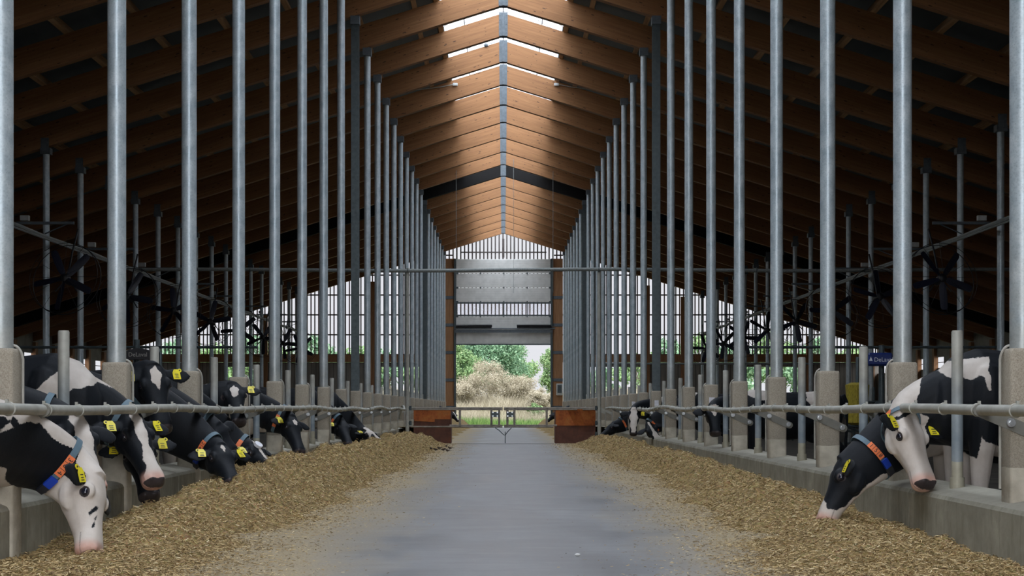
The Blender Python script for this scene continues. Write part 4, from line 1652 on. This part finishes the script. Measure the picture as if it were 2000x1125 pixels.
    for sd, key in ((-1, 'l'), (1, 'r')):
        if key not in tags:
            continue
        e0, ed, ew, em = ears[sd]
        c = e0 + ed * .095 * hs + ew * .01
        tc = unit(cam - c)
        nn = unit(em if em.dot(tc) > 0 else -em)
        dn = unit(-up - nn * (-up).dot(nn))
        ri = np.cross(nn, dn)
        cc = c + nn * .02
        q = 1.28
        b = MB()
        poly = [(-.014, -.032), (.014, -.032), (.027, -.008), (.027, .04), (-.027, .04), (-.027, -.008)]
        b.prism([(p[0] * q, p[1] * q) for p in poly], 0, .004, 0, (ri, dn, nn), cc)
        tg_ = put('ear_tag', b, M['tag_yellow'], parent=t, smooth_deg=0, label='yellow ear tag')
        if vox < .016:
            b = MB()
            for yy, wd in ((.004, .034), (.018, .03), (.03, .036)):
                b.box(cc + dn * yy * q + nn * .0045, (wd, .006, .001), rot=np.stack([ri, dn, nn], 1))
            put('print', b, M['tag_print'], parent=tg_, smooth_deg=0)
            b = MB()
            pc = c + nn * .02 + ed * .035 - dn * .035
            b.tube([pc, pc + nn * .006], .017, 14)
            put('button', b, M['tag_yellow'], parent=tg_, smooth_deg=30)
            b = MB()
            b.tube([pc + nn * .006, pc + nn * .008], .007, 10)
            put('pin', b, M['tag_print'], parent=tg_, smooth_deg=30)
    if collar:
        tcv, a0, a1, blue = collar
        c, d, u, sd_, hh, hw = neck(tcv, 1.06)
        # direction across the neck that faces the viewer
        v = cam - c
        sgn = 1 if sd_.dot(v) > 0 else -1

        def on(ang, g_=0.):
            q = math.radians(ang)           # 0 = crest of the neck, 90 = side towards the viewer, 180 = throat
            return c + (hh + g_) * math.cos(q) * u + sgn * (hw + g_) * math.sin(q) * sd_, unit(math.cos(q) / hh * u + sgn * math.sin(q) / hw * sd_)

        def strip(b, q0, q1, wd, th, off, step=8):
            secs = []
            for q in np.linspace(q0, q1, max(3, int(abs(q1 - q0) / step) + 1)):
                p, nr = on(q)
                secs.append(np.array([p + nr * off - d * wd, p + nr * off + d * wd, p + nr * (off + th) + d * wd, p + nr * (off + th) - d * wd]))
            b.loft(secs)
        b = MB()
        strip(b, 0, 360, .021, .006, .001)
        put('collar', b, M['strap_grey'], parent=t, smooth_deg=30, label='grey collar strap')
        if a1 > a0:
            b = MB()
            strip(b, a0, a1, .024, .006, .008)
            ot = put('number_tag', b, M['tag_orange'], parent=t, smooth_deg=30, label='orange collar number tag')
            if digits:
                b = MB()
                kx = len(digits)
                for i, ch in enumerate(digits):
                    p, nr = on(a0 + (a1 - a0) * (i + .5) / kx)
                    p2, _ = on(a0 + (a1 - a0) * (i + .5) / kx + 2)
                    ay = d if d.dot(V(0, 0, 1)) > -9 else -d
                    axd = unit(p2 - p)
                    # letters stand across the strap, reading along it
                    ay = np.cross(nr, axd)
                    add_text(b, ch, .048, p + nr * .0155, axd, ay, extrude=.001)
                    if i:
                        p3, nr3 = on(a0 + (a1 - a0) * i / kx)
                        b.box(p3 + nr3 * .0148, (.003, .046, .001), rot=np.stack([axd, ay, nr], 1))
                put('digits', b, M['tag_print'], parent=ot, smooth_deg=0)
        if blue:
            b = MB()
            strip(b, blue[0], blue[1], .026, .022, .006)
            put('transponder', b, M['strap_blue'], parent=t, smooth_deg=30, label='blue collar transponder')
            b = MB()
            strip(b, blue[1], blue[1] + 22, .024, .03, .004)
            put('weight', b, M['buckle_dark'], parent=t, smooth_deg=30)
    if bell:
        b = MB()
        p = poll + a * .16 * Lh + n * .01
        b.tube([p, p + n * .03], .045, 16)
        put('round_tag', b, M['tag_white'], parent=t, smooth_deg=30)
    return t


def body_for(sg, y, yaw=0., x=3.42, S=1.0):
    """chest point and heading of a cow standing square to the fence"""
    return (sg * x, y), (-sg * math.cos(yaw), math.sin(yaw))


def c1(pts, ox, oy, k):
    return [(ox + x / k, oy + y / k) for x, y in pts]


BLACKBODY = [(1., (1.5, 0, .55), (.3, .4, .5)), (1., (.6, 0, .7), (.25, .3, .25))]

# --- near end, dark-hood side
Z1 = lambda pts: c1(pts, 0, 640, 2.3194)
cow('black-and-white cow feeding head down, white face, orange collar tag reading 364', (-3.12, 9.20), (.87, .49), at(200, 930, 10.2), at(198, 1082, 9.96), (1, -.12), base=1.,
    black=[Z1([(-80, 520), (15, 470), (62, 455), (70, 420), (95, 440), (120, 425), (150, 430), (185, 430), (200, 455), (232, 490), (268, 540), (300, 580), (345, 612), (372, 640), (352, 672), (318, 690), (290, 668), (240, 712), (206, 752), (150, 738), (100, 748), (52, 712), (20, 690), (30, 640), (-80, 600)]),
           Z1([(62, 345), (70, 318), (88, 304), (98, 325), (100, 346)]), Z1([(-30, 400), (20, 400), (38, 425), (20, 452), (-30, 470)]), Z1([(398, 835), (440, 805), (444, 820), (404, 858)]), Z1([(416, 905), (430, 858), (440, 850), (426, 900)]),
           Z1([(40, 425), (62, 400), (76, 420), (60, 440)])],
    white=[Z1([(50, 520), (75, 500), (92, 508), (70, 532)]), Z1([(290, 668), (320, 655), (345, 668), (322, 694), (300, 690)]), Z1([(95, 400), (160, 395), (200, 430), (250, 500), (300, 574), (285, 572), (238, 512), (218, 535), (196, 482), (168, 502), (142, 466), (112, 474), (92, 440)]), Z1([(0, 470), (22, 452), (44, 430), (56, 450), (38, 480), (12, 492)])],
    patches=[(0., (.7, 0, 1.3), (.5, .5, .35))], vox=.0095, skin='allpink', tags='r', collar=(.81, 62, 104, (110, 132)), digits='364', hs=1.1, S=.98, ear=0., neck_z=.98, dew=.8)

cow('cow behind the near white-faced feeder, looking down with a broad white forehead', (-3.42, 10.85), (1, .0), at(152, 815, 10.95), at(198, 950, 10.72), (.75, -.65), base=0.,
    blaze=[(-.05, .05), (.1, .07), (.3, .062), (.5, .055), (.8, .06), (1.05, .06)], patches=BLACKBODY, vox=.011, tags='', collar=(.72, 0, 0, None), skin='allpink', S=.97, hs=1.08)

cow('black cow with pale shoulder patch, wide white blaze and pink-grey muzzle facing the alley', (-3.04, 12.42), (1, -.12), at(262, 808, 12.5), at(312, 938, 12.24), (.70, -.71), base=0.,
    white=[c1([(-60, 700), (60, 690), (330, 712), (360, 700), (440, 640), (540, 550), (672, 450), (672, 300), (800, 290), (900, 330), (1000, 385), (1090, 450), (1130, 540), (1230, 660), (1200, 650), (1120, 610), (1070, 595), (1010, 640), (960, 635), (900, 670), (800, 672), (660, 780), (560, 840), (400, 830), (-60, 900)], 0, 640, 5.623)],
    blaze=[(-.05, .025), (.08, .05), (.25, .046), (.45, .036), (.62, .045), (.75, .06), (.88, .09), (1.1, .09)], patches=[(1., (.5, 0, .6), (.3, .4, .3))], vox=.0095, skin='pink', tags='lr', collar=(.80, 0, 0, None), S=1.03, hs=1.07)

cow('black cow feeding behind the white-blazed cow, ears, tags and dark muzzle showing', (-3.1, 13.5), (1, -.1), at(268, 850, 12.75), at(296, 968, 12.5), (.35, -.94), base=0., patches=BLACKBODY, vox=.012, tags='lr', collar=(.8, 70, 110, None), S=.96)

cow('black cow with a white forehead star looking over the rail beside the second pillar', (-3.5, 14.2), (1, -.05), at(300, 712, 14.1), at(322, 838, 13.9), (.45, -.9), base=0., star=(.16, .16, .05), patches=BLACKBODY, vox=.0105, tags='lr', collar=(.62, 0, 0, None), S=.95, hs=1.08, arch=.08, neck_z=1.0)

cow('black cow feeding head down with collar number 247 and a dark face', (-3.05, 14.97), (1, -.05), at(432, 868, 14.85), at(460, 938, 14.6), (.6, -.8), base=0., star=(.1, .10, .022), patches=BLACKBODY, vox=.011, tags='lr', collar=(.82, 55, 100, (108, 126)), digits='247', hs=1.02)
cow('black cow feeding between two others, ear tag and orange collar tag just visible', (-3.1, 15.68), (1, 0), at(428, 828, 15.6), at(462, 880, 15.6), (.8, -.6), base=0., patches=BLACKBODY, vox=.012, tags='r', collar=(.84, 70, 110, None), hs=.95)
cow('black cow feeding with a thin white stripe down its nose and a pale round tag', (-3.05, 16.75), (1, 0), at(496, 866, 16.9), at(534, 908, 16.75), (.85, -.5), base=0., blaze=[(.1, .012), (.3, .02), (.7, .02), (.95, .01)], patches=BLACKBODY, vox=.0115, tags='r', collar=(.82, 50, 110, None), bell=True, hs=.95)
cow('black cow looking over the rail, white patch on its brow, one tagged ear', (-3.5, 17.7), (1, -.05), at(455, 748, 17.9), at(468, 822, 17.6), (.25, -.97), base=0., star=(.2, .15, .048), white=[c1([(262, 220), (300, 218), (335, 250), (330, 260), (290, 248), (262, 250)], 340, 700, 5.114)], patches=BLACKBODY, vox=.0115, tags='l', S=.96, arch=.08, neck_z=1.0)
cow('black cow with a small white star stretching under the rail past the fourth pillar', (-3.05, 21.2), (1, 0), at(572, 812, 21.2), at(592, 882, 20.9), (.75, -.65), base=0., star=(.18, .08, .035), patches=BLACKBODY, vox=.0125, tags='r', collar=(.72, 70, 120, None), S=.98)
cow('wholly black cow feeding close to the fence, beside the white-faced one before the gate', (-3.1, 28.6), (1, 0), at(668, 820, 28.4), at(684, 866, 28.0), (.5, -.85), base=0., patches=BLACKBODY, vox=.014, tags='r', collar=(.78, 60, 110, None))
cow('black cow with thin white stripes on its shoulder and a black-and-white face by the gate', (-3.02, 30.6), (1, 0), at(718, 838, 30.6), at(750, 862, 30.2), (.85, -.5), base=0., blaze=[(-.1, .06), (.2, .05), (.4, .03), (.7, .045), (1.05, .05)],
    white=[c1([(605, 462), (640, 458), (700, 490), (740, 530), (762, 580), (740, 578), (715, 530), (670, 490), (615, 478)], 560, 680, 5), c1([(760, 830), (800, 780), (850, 775), (850, 800), (820, 850), (830, 940), (800, 920), (805, 850)], 560, 680, 5)], vox=.014, tags='r', S=1.03)
for k, y in enumerate((56, 61.5, 67, 73, 78.5)):
    x = -2.35 if k == 4 else -2.75
    cow('black cow with white flashes beyond the gate, ' + ['first past the rust box', 'second past the rust box', 'third past the rust box', 'fourth past the rust box', 'outermost of five, head past the box'][k],
        (-3.35, y), (1, 0), (x, y - .1, .75), (x + .25, y - .35, .38), (.8, -.6), base=0., blaze=[(0, .04), (.5, .03), (1, .05)], patches=[(1., (1.35, .1, 1.3), (.12, .3, .3)), (1., (.5, 0, 1.3), (.2, .4, .4)), (1., (1.0, 0, .7), (.3, .4, .2))], vox=.024, tags='', group='cows beyond the gate')

# --- blue-hood side
Z5 = lambda pts: c1(pts, 1480, 640, 2.3192)
cow('big white-faced cow looking at the viewer over the curb, white neck crest and black flank', (3.08, 11.93), (-1, -.05), at(1781, 813, 11.78), at(1821, 943, 11.5), (.56, -.83), base=0., face_white=1.,
    white=[Z5([(560, 420), (600, 330), (640, 250), (720, 190), (790, 165), (870, 150), (1050, 130), (1052, 150), (1042, 195), (1058, 215), (1062, 290), (1048, 285), (1028, 225), (1000, 218), (965, 240), (920, 222), (868, 228), (800, 185), (762, 195), (742, 230), (730, 300), (716, 345), (640, 400)]),
           Z5([(800, 610), (830, 605), (850, 640), (868, 625), (880, 560), (910, 550), (960, 580), (990, 590), (1005, 555), (1015, 490), (1030, 520), (1060, 525), (1106, 545), (1140, 560), (1140, 800), (830, 800)]),
           Z5([(655, 420), (700, 380), (770, 400), (800, 450), (800, 520), (790, 600), (830, 690), (640, 690), (625, 560), (640, 480)])],
    black=[Z5([(1060, 130), (1200, 120), (1200, 540), (1106, 530), (1062, 480), (1062, 290)])],
    patches=[(1., (.5, 0, .6), (.3, .4, .3))], vox=.0095, skin='pink', tags='lr', collar=(.86, 58, 74, None), S=1.04, hs=1.06, ear=0., ear_n=.3)
cow('black cow feeding with collar number 158 and a white muzzle in the feed', (3.12, 12.68), (-1, 0), at(1637, 897, 12.42), at(1592, 1015, 12.35), (-1, .12), base=0.,
    white=[Z5([(250, 850), (268, 800), (290, 740), (296, 770), (318, 820), (360, 828), (400, 808), (420, 780), (450, 760), (468, 742), (500, 710), (560, 665), (640, 655), (660, 690), (560, 720), (520, 800), (440, 870), (340, 900), (250, 900)]), Z5([(286, 690), (330, 625), (345, 618), (342, 645), (312, 670), (292, 720)])],
    patches=BLACKBODY, vox=.0095, skin='allpink', tags='l', collar=(.80, 62, 104, (108, 128)), digits='158', hs=1.1, S=.97)
cow('cow with a white crown peering through the fence by the fifth pillar, black face', (3.3, 23.9), (-1, -.1), at(1395, 792, 23.6), at(1398, 846, 23.4), (-.05, -1), base=0., star=(.12, .2, .06), patches=[(1., (1.3, 0, 1.4), (.25, .3, .2)), (1., (.4, 0, 1.2), (.3, .4, .3))], vox=.0125, tags='l', S=.93)
cow('small white-faced cow looking straight down the alley near the gate', (3.25, 35.4), (-1, -.2), at(1238, 800, 35.0), at(1237, 848, 34.8), (-.1, -1), base=0., blaze=[(-.1, .05), (.3, .085), (.6, .07), (.85, .05), (1.0, .02)], patches=[(1., (1.5, 0, 1.35), (.2, .3, .25))], vox=.015, tags='l', S=.95)
cow('black cow feeding with lowered head, closest to the creased rust box', (3.35, 41.2), (-1, 0), at(1196, 825, 41), at(1168, 852, 40.8), (-.9, -.3), base=0., patches=BLACKBODY, vox=.016, tags='', collar=(.75, 60, 120, None), S=.97)
cow('black cow feeding with red collar tag and pale jaw, beside the small white-faced one', (3.4, 32.9), (-1, 0), at(1268, 828, 32.9), at(1286, 858, 32.6), (-.2, -.95), base=0., blaze=[(.3, .02), (.7, .05), (1.05, .09)], patches=[(1., (1.5, 0, 1.4), (.2, .3, .2))], vox=.015, tags='', collar=(.78, 50, 130, None), S=.97)
for k, (y, lab) in enumerate(((58, 'first past the creased rust box'), (66, 'second past the creased rust box'), (78.5, 'outermost, its dark head clear of the creased rust box'))):
    x = 2.35 if k == 2 else 2.8
    cow('black cow beyond the gate, ' + lab, (3.35, y), (-1, 0), (x, y - .1, .72), (x - .28, y - .3, .38), (-.8, -.6), base=0., patches=[(1., (1.4, .1, 1.3), (.1, .3, .3))], vox=.024, tags='', group='cows beyond the gate')
# --- cows among the stalls
ST = [((7.3, 30.5), (-.3, -1), 'standing black-and-white cow behind the brush roller, among the stalls', 0), ((8.6, 27.8), (-1, .1), 'cow lying in a stall below the yellow brush', 1),
      ((8.4, 23.4), (-1, 0), 'mottled cow lying in a stall seen under the rail, blue-hood side', 1), ((-7.6, 27.5), (.4, -1), 'black cow standing far back between the posts, dark-hood side', 0), ((-7.0, 36.5), (1, 0), 'black-and-white cow standing in the stalls before the low window, dark-hood side', 0)]
for k, (c, hd, lab, lie) in enumerate(ST):
    hd = unit(V(hd[0], hd[1], 0))
    z = GZ + (.78 if lie else 1.28)
    p = V(c[0], c[1], 0) + hd * .62 + V(0, 0, z)
    cow(lab, c, hd, p, p + hd * .34 + V(0, 0, -.42), hd[:2], base=0., blaze=[(0, .04), (.5, .03), (1, .05)], patches=[(1., (.9, .2, 1.0), (.4, .4, .35)), (1., (1.6, 0, 1.3), (.15, .4, .4)), (1., (.1, 0, 1.2), (.2, .4, .3))], vox=.02, tags='', lie=bool(lie))

# ================================================================== light and camera
w = bpy.data.worlds.new('overcast_sky')
SC.world = w
w.use_nodes = True
nt = w.node_tree
nt.nodes.clear()


def wn(t, **k):
    nd = nt.nodes.new(t)
    for a_, b_ in k.items():
        setattr(nd, a_, b_)
    return nd


def wm(op, a_, b_=0., clamp=False):
    nd = wn('ShaderNodeMath', operation=op, use_clamp=clamp)
    for v_, i_ in ((a_, 0), (b_, 1)):
        if hasattr(v_, 'links'):
            nt.links.new(v_, nd.inputs[i_])
        else:
            nd.inputs[i_].default_value = v_
    return nd.outputs[0]


HORIZON, ZENITH, BACKSKY = .84, 11.0, 8.0
tc = wn('ShaderNodeTexCoord')
sx = wn('ShaderNodeSeparateXYZ')
nt.links.new(tc.outputs['Generated'], sx.inputs[0])
zz = wm('MAXIMUM', sx.outputs[2], 0.)
yy = wm('MAXIMUM', wm('MULTIPLY', sx.outputs[1], -1.), 0.)
up_ = wm('MULTIPLY', wm('POWER', zz, 3.), ZENITH)
bk_ = wm('MULTIPLY', wm('POWER', yy, 3.), BACKSKY)
gr_ = wm('MULTIPLY', wm('GREATER_THAN', sx.outputs[2], -.02), 1.)
tot = wm('MULTIPLY', wm('ADD', wm('ADD', up_, bk_), HORIZON), wm('ADD', wm('MULTIPLY', gr_, .8), .2))
bg = wn('ShaderNodeBackground')
bg.inputs[0].default_value = (.935, .945, 1.0, 1)
nt.links.new(tot, bg.inputs[1])
wo = wn('ShaderNodeOutputWorld')
nt.links.new(bg.outputs[0], wo.inputs[0])


def portal(name, loc, rot, sx_, sy_):
    l_ = bpy.data.lights.new(name, 'AREA')
    l_.shape = 'RECTANGLE'
    l_.size, l_.size_y = sx_, sy_
    l_.cycles.is_portal = True
    o = bpy.data.objects.new(name, l_)
    COL.objects.link(o)
    o.location = loc
    o.rotation_euler = rot
    return o


HP = math.pi / 2
portal('skylight_portal', (0, (YBACK + YEND) / 2, RIDGE + RH + .22 - SLOPE * 1.45), (0, 0, 0), 2.9, YEND - YBACK)
portal('back_door_portal', (0, YBACK + .08, 4.4), (HP, 0, math.pi), 5.2, 8.8)
portal('far_door_portal', (0, YEND - .6, 2.2), (-HP, 0, math.pi), 5.1, 4.3)
for sg in (-1, 1):
    portal('gable_portal', (sg * 8, YEND - .3, 5.4), (-HP, 0, math.pi), 10, 3.2)
    portal('side_portal', (sg * (XW - .3), 44, 3.05), (0, sg * HP, 0), .7, YEND - YBACK)

cam = bpy.data.cameras.new('camera')
co = bpy.data.objects.new('camera', cam)
COL.objects.link(co)
co.location = (0, 0, EYE)
co.rotation_euler = (HP, 0, 0)
cam.sensor_fit = 'HORIZONTAL'
cam.sensor_width = 36
cam.lens = F / 2000 * 36
cam.shift_x = (1000 - CX) / 2000
cam.shift_y = (CY - 562.5) / 2000
cam.clip_end = 600
cam.clip_start = .05
SC.camera = co

vs = SC.view_settings
vs.view_transform = 'Standard'
vs.look = 'None'
vs.gamma = 1
vs.exposure = 0
vs.use_curve_mapping = False
cy = SC.cycles
cy.max_bounces = 7
cy.diffuse_bounces = 4
cy.glossy_bounces = 3
cy.transmission_bounces = 4
cy.transparent_max_bounces = 12
cy.caustics_reflective = False
cy.caustics_refractive = False
cy.sample_clamp_indirect = 6
cy.use_denoising = True
